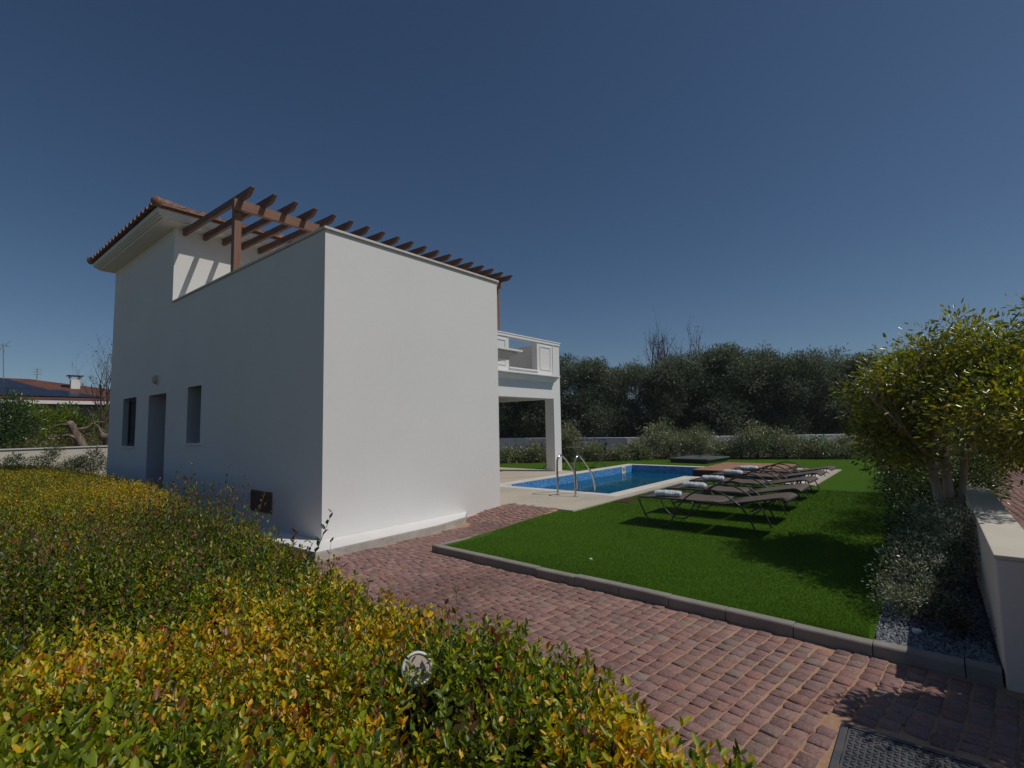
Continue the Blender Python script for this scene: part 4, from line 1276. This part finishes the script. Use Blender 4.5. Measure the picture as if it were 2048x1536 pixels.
tb = [(8.2, -.75, 1.25, .4, .3, .3), (8.6, -.9, 1.5, .5, .4, .4), (8.0, -1.9, 2.5, .6, .5, .4), (7.4, -1.5, 2.5, .4, .4, .3), (8.0, -.25, 1.9, .75, .62, .55), (7.7, .25, 2.05, .55, .42, .45), (7.8, .38, 1.5, .5, .36, .42), (8.3, .3, 1.75, .5, .42, .5), (8.0, -.05, 2.42, .55, .42, .32), (7.6, -.55, 2.35, .5, .4, .38),
      (8.1, -.95, 2.3, .6, .5, .42), (7.9, -1.5, 2.15, .6, .5, .5), (7.6, -1.05, 1.7, .6, .5, .5), (8.2, -.5, 2.62, .35, .3, .22), (7.7, -1.15, 2.62, .35, .35, .2), (8.3, -2.0, 1.8, .6, .5, .5), (7.5, -1.7, 1.55, .5, .4, .4),
      (7.5, -.75, 1.35, .45, .35, .3), (8.1, -1.3, 1.35, .5, .4, .35), (8.5, .5, 1.25, .4, .3, .4), (7.9, .62, 1.95, .25, .2, .2), (7.7, -.3, 2.75, .14, .14, .12), (7.7, -.95, 2.85, .14, .14, .12)]
tb = [(q[0] * TK, q[1] * TK, 1.6 + (q[2] - 1.6) * TK * (.93 if q[2] > 1.6 else 1), q[3], q[4] * TK, q[5] * TK) for q in tb] + [(7.25, .42, 1.55, .4, .3, .35), (7.3, .25, 1.25, .4, .35, .25), (7.0, .2, 1.85, .4, .35, .35), (6.25, -.5, 1.75, .35, .34, .3), (6.15, -.25, 1.5, .3, .25, .25), (6.0, -.75, 1.6, .3, .3, .3), (6.7, -.1, 1.9, .35, .35, .35), (6.75, -.8, 1.9, .35, .4, .4), (6.9, -.4, 2.2, .35, .4, .3)]
clump_foliage('crown', tb, 3500, 12, .060, gt,
              [[.25, .28, .035], [.34, .34, .04], [.48, .40, .05], [.14, .17, .03], [.40, .27, .05], [.34, .36, .18]], [4, 2.8, .8, 3.2, .5, 1.0], shell=.12, tmpl=LEAF7, cl=.075, aspect=.36, upb=-.05)
# ---- shrubs near the driveway wall
def shrub(name, blobs, n, per, size, lab, pal, wts, grp=None, base=(0, 0), cl=.07, aspect=.42, stems=10, m='leaf', tmpl=LEAF4, shell=.3, z0=.05, upb=.3, cat='shrub'):
    t = empty(name, (base[0], base[1], z0), label=lab, cat=cat, group=grp)
    clump_foliage('foliage', blobs, n, per, size, t, pal, wts, shell, m, tmpl, cl, aspect, upb, zmin=z0 + .02)
    b = MB()
    B = list(blobs)
    for i in range(stems):
        q = random.choice(B)
        b.tube([(base[0] + random.uniform(-.08, .08), base[1] + random.uniform(-.08, .08), z0), (q[0] * .5 + base[0] * .5 + random.uniform(-.05, .05), q[1] * .5 + base[1] * .5, z0 + (q[2] - z0) * .55), (q[0] + random.uniform(-.5, .5) * q[3], q[1] + random.uniform(-.5, .5) * q[4], q[2] + .3 * q[5])], [.010, .007, .003], 5)
    b.build('stems', 'twig', t)
    return t
SIL = [[.24, .28, .17], [.36, .39, .27], [.13, .17, .09], [.48, .50, .38], [.26, .18, .12], [.07, .10, .045]]
SW = [3, 2.5, 3, 1, .4, 2]
shrub('silver_shrub', [(6.2, .02, .45, .55, .34, .38), (5.75, .12, .35, .45, .30, .28), (6.65, -.08, .42, .5, .3, .33), (5.35, .22, .28, .35, .24, .22), (5.05, .30, .2, .25, .15, .14), (5.9, -.12, .62, .3, .2, .2), (7.0, -.1, .36, .45, .3, .28), (5.1, .12, .2, .28, .2, .14)], 1500, 15, .028,
      'sprawling grey green small leaved shrub in the gravel strip against the low white wall', SIL, SW, base=(6.1, .0), cl=.034)
shrub('low_wispy_shrub', [(4.95, -.02, .22, .3, .2, .16), (4.75, -.1, .16, .22, .14, .1)], 110, 8, .026, 'sparse dark twiggy shrub low on the shaded gravel near the wall end', [[.03, .04, .02], [.06, .06, .03]], [2, 1], base=(4.95, -.05), cl=.05, stems=22)
shrub('dark_tall_shrub', [(9.2, .28, .65, .8, .32, .6), (10.2, .32, .7, .8, .34, .6), (9.0, .2, 1.2, .6, .3, .35), (8.6, -.2, .6, .6, .3, .5), (7.6, .25, .34, .5, .25, .26), (8.8, -.40, .95, .5, .25, .4), (9.6, -.45, .9, .6, .3, .45), (8.3, -.38, .8, .35, .22, .3), (7.0, .2, .34, .5, .25, .28)], 1900, 10, .05,
      'dense dark green shrub filling the strip behind the tree trunk', [[.06, .10, .028], [.10, .14, .035], [.035, .06, .02], [.16, .18, .08]], [3, 2, 2, 1], base=(9.2, .2), cl=.07)
shrub('dark_hedge_shrub', [(11.6, .35, .6, .8, .36, .55), (12.8, .35, .6, .8, .36, .55), (14.2, .35, .55, .9, .36, .5), (11.0, -.35, .85, .8, .3, .5), (12.6, -.4, .85, .9, .3, .5), (14.5, -.4, .8, 1, .3, .5), (15.8, .3, .6, .9, .4, .6)], 1500, 10, .06,
      'dark green shrub mass farther along the wall strip past the tree', [[.03, .055, .018], [.05, .08, .02], [.02, .035, .014]], [3, 2, 2], base=(13, .3), cl=.09)
shrub('roadside_shrub', [(3.93, -.88, 1.40, .20, .32, .28), (4.08, -.95, 1.15, .22, .36, .30), (4.15, -.85, .80, .25, .26, .3), (4.1, -1.0, .4, .3, .3, .3)], 1900, 12, .06, 'rounded shrub standing on the driveway side of the low wall end', [[.06, .1, .02], [.09, .13, .02]], [1, 1], base=(4.15, -1.0), cl=.06, z0=0)

# ---- shrubs against the back wall
BG = [[.24, .28, .14], [.33, .36, .22], [.13, .17, .07], [.42, .44, .32], [.30, .20, .10], [.08, .11, .045]]
back = [(16.3, 13.6, .62, .75, 'first low loose shrub seen through the patio opening by the back wall'),
        (17.0, 12.75, .78, .8, 'leafy shrub behind the patio column in front of the back wall'),
        (17.9, 11.7, 1.6, .8, 'tall thin shrub right of the patio column behind the bistro table'),
        (18.6, 10.9, .75, .65, 'straggly low shrub behind the right bistro chair'),
        (19.3, 10.1, .55, .7, 'lowest loose shrub left of the big round shrub'),
        (19.9, 9.6, .75, .7, 'small shrub touching the left side of the big round shrub'),
        (21.1, 8.9, 1.62, 1.3, 'big round grey green shrub, widest one before the back wall'),
        (21.8, 7.6, 1.38, 1.1, 'shrub merging with the right side of the big round shrub'),
        (22.3, 6.6, .72, .7, 'low shrub in the gap where the back wall shows'),
        (22.7, 5.6, 1.45, 1.1, 'second big grey green shrub, right of the bare stretch of wall'),
        (23.1, 4.6, 1.15, .95, 'mid height shrub right of the second big shrub'),
        (23.5, 3.6, .85, .95, 'low dark shrub near the right end of the back wall'),
        (23.9, 2.6, .8, .9, 'last low shrub before the garden tree hides the wall')]
for i, (x, y, h_, wd, lab) in enumerate(back):
    bl = []
    for k in range(7):
        a = k * 2.4 + i; r_ = wd * .55
        bl.append((x + math.cos(a) * r_ * .8, y + math.sin(a) * r_ * .8, .10 + h_ * (.36 + .14 * math.sin(k * 1.9 + i)), wd * .46, wd * .46, h_ * .40))
    bl.append((x, y, .1 + h_ * .72, wd * .42, wd * .42, h_ * .34))
    shrub('garden_shrub', bl, int(220 + 430 * wd * h_), 9, .085, lab, BG, [3, 2.5, 3, 1, .5, 2], 'grey green shrubs along the back wall', (x, y), cl=.10, stems=14, shell=.2)
# yellow shrubs behind the wall
for (x, y, z, r_, lab) in ((21.6, 15.0, 1.25, .5, 'yellow flowering shrub showing above the wall beside the patio column'), (21.9, 16.6, 1.2, .4, 'small yellow shrub above the wall seen through the patio opening')):
    shrub('yellow_shrub', [(x, y, z, r_, r_, .4), (x, y, .7, r_ * .8, r_ * .8, .6)], 160, 9, .09, lab, [[.38, .25, .02], [.15, .16, .02], [.28, .22, .02]], [2, 1, 1], 'yellow shrubs over the back wall', (x, y), z0=0)

# ---- shrubs before the left wall
K = 1.19
lsh = [(.9, 19.3, .75, .5, 'dark low shrub at the left edge in front of the pale wall'), (2.0, 19.5, 1.0, .45, 'loose grey green shrub, second in front of the pale left wall'), (2.75, 19.5, 1.2, .4, 'taller leaning shrub casting a shadow on the pale left wall'), (3.3, 19.4, .9, .35, 'small shrub in the middle of the pale left wall'),
       (3.7, 19.3, 1.1, .42, 'shrub third from the house corner before the pale wall'), (4.2, 19.0, 1.12, .4, 'bushy shrub nearest the house corner before the pale wall')]
for i, (x, y, h_, wd, lab) in enumerate(lsh):
    x, y, h_, wd = x * K, y * K, 1.6 + (h_ - 1.6) * K, wd * K
    bl = [(x + .25 * math.sin(k * 2.2), y + .2 * math.cos(k * 1.7), .25 + (h_ - .3) * (k + .5) / 5, wd * .5, wd * .4, h_ * .2) for k in range(5)]
    shrub('wall_shrub', bl, 210, 9, .065, lab, [[.11, .14, .07], [.17, .20, .11], [.07, .095, .04]], [2, 1.5, 2], 'loose shrubs before the left garden wall', (x, y), cl=.07, stems=12, z0=0)

# ---- olive trees
def olive_crown(seed, h=5.4, r_=2.5):
    rr = random.Random(seed)
    bl = []
    for k in range(34):
        a = rr.uniform(0, 6.28); q = r_ * rr.uniform(.15, .72); z = rr.uniform(.7, h - 1.1)
        wz = 1.0 - .35 * abs(z / h - .45) * 2
        bl.append((math.cos(a) * q * wz, math.sin(a) * q * wz, z, rr.uniform(.6, .95), rr.uniform(.6, .95), rr.uniform(.5, .85)))
    for k in range(7):
        a = rr.uniform(0, 6.28); q = r_ * rr.uniform(.0, .55)
        bl.append((math.cos(a) * q, math.sin(a) * q, h - rr.uniform(.6, 1.0), .45, .45, rr.uniform(.35, .7)))
    for k in range(22):
        a = rr.uniform(0, 6.28); q = r_ * rr.uniform(.1, .85); z = h - .55 - .8 * (q / r_) ** 2
        bl.append((math.cos(a) * q, math.sin(a) * q, z, .10, .10, rr.uniform(.35, .6)))
    return bl
OP = [[.17, .205, .125], [.24, .28, .19], [.10, .13, .075], [.36, .39, .31], [.06, .08, .045]]
protos = []
for s_ in range(3):
    t = empty('olive_tree', (0, 0, 0), label='x', cat='tree', group='olive trees in a row behind the back wall')
    bl = olive_crown(s_ + 40)
    clump_foliage('crown', bl, 4600, 10, .15, t, OP, [3, 2.5, 2.5, 1, 2], .25, 'olive_leaf', LEAF4, .13, .24, .45)
    b = MB(); rs = random.Random(s_ + 9)
    b.tube([(0, 0, -.05), (.06, .02, .5), (.02, .05, 1.1)], [.2, .16, .14], 10, smooth=3)
    for k in range(4): limb(b, (.02, .05, 1.05), (rs.uniform(-1, 1), rs.uniform(-1, 1), 1.0), 1.6, .08, 2, .5, 3, .1, .7, 4, rs)
    b.build('trunk', 'bark', t, smooth=True)
    protos.append(t)
rowp = [(20.2, 20.9, 5.2), (21.9, 18.6, 5.5), (22.9, 16.4, 5.6), (23.5, 14.0, 5.3), (25.0, 12.1, 5.0), (25.8, 10.1, 5.3), (26.9, 8.2, 5.75), (28.1, 6.4, 5.5), (29.3, 4.6, 5.2), (30.4, 2.7, 5.0), (31.4, .7, 5.1), (32.4, -1.4, 5.0), (33.4, -3.6, 5.0), (34.5, -6.0, 5.1),
        (24.6, 18.6, 5.2), (26.6, 14.4, 4.8), (28.6, 10.6, 4.9), (31.0, 7.0, 5.0), (33.2, 3.6, 4.8), (35.2, .2, 4.8), (18.0, 22.8, 5.0)]
ol = ['olive tree partly hidden behind the patio, deep in the patio opening', 'olive tree just left of the patio column', 'olive tree directly behind the balcony corner', 'olive tree whose crown rises right of the balcony corner', 'lower olive tree in front of the left bare branches',
      'olive tree between the two groups of bare branches', 'tallest olive tree in the row, with shoots above its crown', 'olive tree right of the tallest one, behind the second big shrub', 'olive tree above the wooden platform, right of centre', 'olive tree at the right dip of the row', 'olive tree whose crown touches the left edge of the garden tree',
      'olive tree mostly hidden by the left part of the garden tree', 'olive tree hidden behind the middle of the garden tree', 'olive tree glimpsed behind the right side of the garden tree',
      'second row olive tree behind the patio column', 'second row olive tree behind the left bare branches', 'second row olive tree behind the tallest olive', 'second row olive tree behind the second big shrub', 'second row olive tree behind the right dip', 'second row olive tree behind the garden tree edge', 'olive tree farthest left, seen only through the patio opening']
for i, (x, y, h_) in enumerate(rowp):
    o = protos[i] if i < 3 else copy_tree(protos[i % 3])
    o.location = (x, y, 0); o.rotation_euler = (0, 0, i * 1.9)
    s_ = h_ / 5.4
    o.scale = (s_ * (1.0 if i < 14 else 1.15), s_, s_)
    o['label'] = ol[i]

# ---- bare trees
def bare(name, x, y, h, lab, seed, buds=90, spread=.35, r0=.07, nlim=4, m='twig', z1=None, depth=3, grp=None, tk=1.0):
    t = empty(name, (x, y, 0), label=lab, cat='tree', group=grp)
    rs = random.Random(seed); b = MB()
    b.tube([(x, y, 0), (x + .05, y, h * .35)], [r0, r0 * .8], 8)
    for k in range(nlim):
        limb(b, (x + .05, y, h * .33), (rs.uniform(-1, 1) * spread, rs.uniform(-1, 1) * spread, 1), h * .34, r0 * .55, depth, spread, 3, .3, .66, 4, rs)
    b.build('branches', m, t)
    V = np.array(b.v); top = V[V[:, 2] > h * .5]
    if len(top) > 10 and buds:
        P = top[rng.integers(0, len(top), buds)]
        leaves('dead_leaves', P, rng.normal(0, 1, (buds, 3)), rng.uniform(.05, .1, buds) * tk, rng.uniform(.04, .07, buds) * tk, np.tile([[.06, .035, .02]], (buds, 1)), 'leaf', t, LEAF4)
    return t
bare('bare_tree', 26.4, 11.6, 6.7, 'bare branched tree rising above the olives, left group of twigs', 5, 260, .3, .09, 5, grp='bare trees above the olives')
bare('bare_tree', 28.2, 10.4, 6.9, 'bare branched tree rising above the olives, right group of twigs', 8, 200, .35, .09, 4, grp='bare trees above the olives')
bare('bare_tree', 5.55, 27.5, 5.6, 'leafless tree with dark seed heads standing against the house corner', 17, 420, .55, .055, 9, depth=4, tk=.9)

# ---- pruned old trunks and bushes behind the left wall
def Kp(x, y, z=0.0): return (x * K, y * K, max(-.05, 1.6 + (z - 1.6) * K) if z > .05 else z)
def Ks(l): return [(*Kp(q[0], q[1], q[2]), q[3] * K, q[4] * K, q[5] * K) for q in l]
def ktube(b, pts, rs, seg=8, sm=4): b.tube([Kp(q[0] + random.uniform(-.03, .03), q[1], q[2]) for q in pts], [r_ * K * .78 for r_ in rs], seg, smooth=sm)
pt = empty('pruned_tree', Kp(4.35, 22.3), label='thick leaning pruned tree trunk behind the left garden wall', cat='tree')
b = MB()
ktube(b, [(4.35, 22.3, 0), (4.15, 22.3, .9), (3.97, 22.3, 1.35), (3.76, 22.3, 1.78), (3.68, 22.3, 1.95), (3.60, 22.3, 2.02)], [.22, .20, .18, .15, .17, .06], 12)
ktube(b, [(3.78, 22.3, 1.72), (4.1, 22.2, 1.80), (4.3, 22.2, 1.98), (4.6, 22.2, 1.98)], [.08, .045, .035, .02])
ktube(b, [(3.72, 22.3, 1.85), (3.45, 22.2, 1.92), (3.15, 22.2, 1.80)], [.06, .025, .012])
ktube(b, [(4.3, 22.2, 1.96), (4.22, 22.1, 2.2), (4.05, 22.1, 2.45)], [.03, .018, .008], 6)
ktube(b, [(4.3, 22.2, 1.96), (4.5, 22.2, 1.72), (4.85, 22.2, 1.52)], [.035, .03, .02], 6)
ktube(b, [(3.95, 22.3, 1.4), (3.62, 22.2, 1.55), (3.45, 22.2, 1.52)], [.10, .06, .02])
b.build('trunk', 'bark', pt, smooth=True)
stp = empty('tree_stump', Kp(4.75, 22), label='broad cut tree stump behind the garden wall next to the house corner', cat='tree stump')
b = MB(); ktube(b, [(4.75, 22, 0), (4.7, 22, 1.25), (4.62, 22, 1.52), (4.6, 22, 1.56)], [.28, .25, .30, .2], 12)
ktube(b, [(4.6, 22, 1.45), (4.45, 22, 1.7), (4.38, 22, 1.85)], [.10, .05, .02]); b.build('trunk', 'bark', stp, smooth=True)
GR = [[.15, .24, .03], [.22, .30, .035], [.36, .40, .045], [.08, .13, .03]]
def kshrub(nm, bl, n, per, size, lab, pal, wts, base, cat='tree'):
    shrub(nm, Ks(bl), n, per, size, lab, pal, wts, base=Kp(*base)[:2], cl=.13, z0=0, cat=cat)
kshrub('dark_leafy_tree', [(1.7, 22.5, 1.9, .7, .6, .6), (2.35, 22.7, 2.5, .35, .4, .5), (1.2, 22.5, 2.2, .7, .6, .6), (1.9, 22.4, 1.2, .8, .5, .6), (.2, 22.6, 2.0, .9, .6, .8), (2.5, 22.7, 1.7, .5, .5, .7)], 1500, 9, .13, 'dark green broad leaved tree at the left edge behind the garden wall', [[.09, .14, .045], [.13, .19, .06], [.055, .09, .035]], [2, 2, 2], (1.9, 22.5))
kshrub('citrus_tree', [(3.0, 24.5, 1.95, .6, .7, .75), (2.7, 24.2, 1.4, .6, .6, .6), (3.5, 24.8, 1.7, .6, .6, .75)], 1200, 9, .12, 'bright green citrus tree in the middle of the neighbour garden', GR, [2, 3, 2, 1.5], (3.0, 24.5))
kshrub('citrus_tree', [(4.05, 25, 2.15, .35, .5, .55), (4.6, 25.2, 1.6, .5, .7, .75), (4.0, 25, 1.5, .6, .6, .7), (5.4, 25.2, 1.9, .6, .7, .75)], 1100, 9, .12, 'green citrus tree behind the thick pruned trunk', GR, [3, 3, 1.2, 2], (4.6, 25))
kshrub('low_bushes', [(2.9, 22.0, 1.15, .6, .4, .3), (3.5, 22.6, 1.2, .5, .4, .4), (4.6, 23.2, 1.3, .6, .4, .5), (2.1, 21.9, .9, .6, .4, .3)], 500, 9, .09, 'dry brownish undergrowth bush just behind the left garden wall', [[.24, .20, .09], [.12, .16, .04], [.32, .25, .17], [.36, .29, .05]], [2, 2, 1, .6], (3.2, 22.1), 'shrub')

# ================================================================== NEIGHBOUR HOUSE
nh = empty('neighbour_house', (2, 38, 0), label='long low neighbour house with terracotta roof behind the left garden trees', cat='house')
MB().box(-14, 12.0, 35.2, 44, -.05, 3.15).build('wall', 'house_wall', nh)
MB().box(-14.4, 12.4, 34.50, 34.58, 3.14, 3.31).build('eave_board', 'white_trim', nh)
b = MB()
zr = 4.75
b.add([(-15, 34.6, 3.4), (12.6, 34.6, 3.4), (12.6, 44.6, 3.4), (-15, 44.6, 3.4), (-11, 39.4, zr), (4.6, 39.4, zr), ], [(0, 1, 5, 4), (1, 2, 5), (2, 3, 4, 5), (3, 0, 4)])
b.add([(-15, 34.6, 3.30), (12.6, 34.6, 3.30), (12.6, 44.6, 3.30), (-15, 44.6, 3.30), (-15, 34.6, 3.395), (12.6, 34.6, 3.395), (12.6, 44.6, 3.395), (-15, 44.6, 3.395)], [(0, 3, 2, 1), (0, 1, 5, 4), (1, 2, 6, 5), (2, 3, 7, 6), (3, 0, 4, 7)])
mt = mat('far_roof_tile', (.17, .07, .05), .85, .2, noise=[(1.5, (.10, .05, .04), .7, .4, .6)], bump=[((24, 1, 1), .9, .06)])
rf = b.build('roof', mt, nh)
sl_ = (zr - 3.4) / 4.8
def roofq(x0, x1, x0b, x1b, y0, y1, off, nm, m_):
    z = lambda y: 3.4 + (y - 34.6) * sl_ + off
    q = [(x0, y0, z(y0)), (x1, y0, z(y0)), (x1b, y1, z(y1)), (x0b, y1, z(y1))]
    bb = MB().add(q + [(x_, y_, z_ - .03) for x_, y_, z_ in q], [(0, 1, 2, 3), (7, 6, 5, 4), (0, 4, 5, 1), (1, 5, 6, 2), (2, 6, 7, 3), (3, 7, 4, 0)])
    bb.build(nm, m_, rf)
roofq(-6, 7.2, -6, 5.6, 34.9, 36.4, .08, 'solar_panel', 'solar')
roofq(-6, 5.0, -6, 3.6, 36.5, 38.9, .08, 'solar_panel', 'solar')
ch = MB().box(6.1, 6.5, 37.2, 37.6, 3.8, 4.66).build('chimney', 'white_trim', rf)
MB().box(5.95, 6.65, 37.1, 37.8, 4.86, 4.90).build('chimney_cap', mt, ch)
b = MB()
for (x, y) in ((6.08, 37.23), (6.52, 37.23), (6.08, 37.67), (6.52, 37.67)): b.box(x - .03, x + .03, y - .03, y + .03, 4.72, 4.86)
b.build('cap_supports', 'white_trim', ch)
MB().box(4.6, 5.1, 35.16, 35.195, 1.4, 2.6).build('window', 'white_trim', nh)
an = empty('roof_antenna', (3.5, 38.8, 4.7), label='tall thin television antenna on the neighbour roof at the left edge', cat='antenna')
b = MB(); b.tube([(3.55, 38.8, 4.6), (3.45, 38.8, 6.6)], .03, 6); b.build('mast', 'grey_plastic', an)
b = MB(); b.tube([(2.4, 38.8, 6.5), (3.7, 38.8, 6.45)], .02, 5)
for k in range(7): b.tube([(2.5 + k * .18, 38.5, 6.5), (2.5 + k * .18, 39.1, 6.5)], .012, 4)
b.tube([(3.3, 38.8, 6.2), (3.7, 38.8, 6.75)], .02, 5); b.build('antenna_arms', 'grey_plastic', an)
an = empty('small_antenna', (4.6, 39, 4.7), label='short antenna on the neighbour roof ridge', cat='antenna')
b = MB(); b.tube([(4.9, 39, 4.6), (4.9, 39, 5.35)], .03, 6)
for z in (5.0, 5.15, 5.3): b.tube([(4.7, 39, z), (5.1, 39, z)], .015, 4)
b.build('mast', 'grey_plastic', an)

# ================================================================== BISTRO SET, PLAY FRAME
tb_ = empty('bistro_table', (14.95, 9.62, .1), label='small dark folding garden table standing on the grass behind the pool', cat='table')
b = MB(); b.tube([(14.95, 9.62, .80), (14.95, 9.62, .82)], .27, 24); b.build('table_top', 'sling', tb_)
for s_ in (-1, 1):
    MB().tube([(14.95 - .2, 9.62 + s_ * .2, .1), (14.95 + .2, 9.62 + s_ * .16, .79)], .01, 6).build('leg', 'metal_dark', tb_)
    MB().tube([(14.95 + .2, 9.62 + s_ * .2, .1), (14.95 - .2, 9.62 + s_ * .16, .79)], .01, 6).build('leg', 'metal_dark', tb_)
def chair(x, y, rz, lab):
    t = empty('folding_chair', (x, y, .1), label=lab, cat='chair', group='folding garden chairs at the bistro table')
    parts = []
    parts.append(MB().box(-.2, .2, -.19, .19, .44, .46).build('seat', 'sling', None))
    for s_ in (-1, 1):
        parts.append(MB().tube([(.22, s_ * .19, 0), (-.18, s_ * .19, .45)], .009, 6).build('leg', 'metal_dark', None))
        parts.append(MB().tube([(-.24, s_ * .17, 0), (.14, s_ * .17, .44), (.26, s_ * .17, .86)], .009, 6).build('back_leg', 'metal_dark', None))
    bb = MB(); bb.box(.235, .255, -.18, .18, .74, .84); bb.box(.20, .22, -.18, .18, .60, .68)
    parts.append(bb.build('backrest', 'metal_dark', None))
    for p_ in parts: p_.parent = t
    t.rotation_euler = (0, 0, rz)
chair(15.75, 9.05, R(-50), 'folding garden chair on the right of the bistro table')
chair(14.55, 10.35, R(120), 'folding garden chair left of the bistro table half behind the patio column')
pf = empty('blue_play_frame', (18.4, 12.3, 0), label='blue painted post and horizontal bar in front of the back wall', cat='play frame')
b = MB(); b.tube([(18.05, 12.75, .0), (18.05, 12.75, .85)], .04, 10); b.build('post', 'blue', pf)
b = MB(); b.tube([(18.05, 12.75, .85), (18.05, 12.75, 1.2)], [.1, .16], 14); b.build('post_cup', 'blue', pf)
b = MB(); b.tube([(18.1, 12.7, .92), (19.6, 10.9, .93)], .035, 8); b.build('bar', 'blue', pf)
b = MB(); b.tube([(19.4, 11.1, 0), (19.4, 11.1, .93)], .03, 8); b.build('end_post', 'blue', pf)

# ================================================================== SMALL THINGS
# brown stepping tile next to the deck
o = MB().box(9.0, 9.5, 4.55, 4.9, .03, .088).build('stepping_tile', 'deck_side', None, bevel=.005)
tag(o, 'flat brown tile in the grass at the edge of the pool deck', 'tile')
# fallen leaves and crumbs
n = 420
X = rng.uniform(2.0, 7.4, n); Y = rng.uniform(-.3, 6.2, n)
k = keep_path(X, Y); X, Y = X[k], Y[k]; n = len(X)
D = rng.normal(0, 1, (n, 3)); D[:, 2] *= .1
col = np.array([[.45, .40, .32], [.22, .14, .05], [.30, .24, .05]])[rng.integers(0, 3, n)]
L = rng.uniform(.006, .016, n)
o = leaves('leaf_litter', np.stack([X, Y, ramp(X, Y) + .008], -1), D, L, L * .6, col, 'leaf', None, LEAF4)
tag(o, 'tiny fallen leaves and pale crumbs scattered on the brick path', 'litter', kind='stuff')
for (x, y, lab) in ((5.05, 3.05, 'small white scrap lying on the near lawn'), (4.72, .17, 'pale flat stone lying on the gravel by the lawn edge')):
    s_ = .018 if y > 1 else .03
    vs = [(x + math.cos(a) * s_ * (1 + .3 * math.sin(3 * a)), y + math.sin(a) * s_) for a in np.linspace(0, 6.28, 9)[:-1]]
    o = MB().prism(vs, .070, .092).build('pale_stone', 'white_trim', None)
    tag(o, lab, 'stone')

# ================================================================== ADDED HAZE
hz = MB().box(-60, 75, -60, 75, -1.2, 14).build('haze', None)  # volume added to lift the dark tones of the far trees
hm = bpy.data.materials.new('haze'); hm.use_nodes = True
hn = hm.node_tree
for n_ in list(hn.nodes):
    if n_.type == 'BSDF_PRINCIPLED': hn.nodes.remove(n_)
pv = hn.nodes.new('ShaderNodeVolumePrincipled')
pv.inputs['Color'].default_value = (.86, .92, 1.0, 1)
pv.inputs['Density'].default_value = .00055
hn.links.new(pv.outputs[0], hn.nodes['Material Output'].inputs['Volume'])
hz.data.materials.append(hm)
tag(hz, 'thin pale haze added over the whole garden to lift the dark tones', 'haze', kind='stuff')
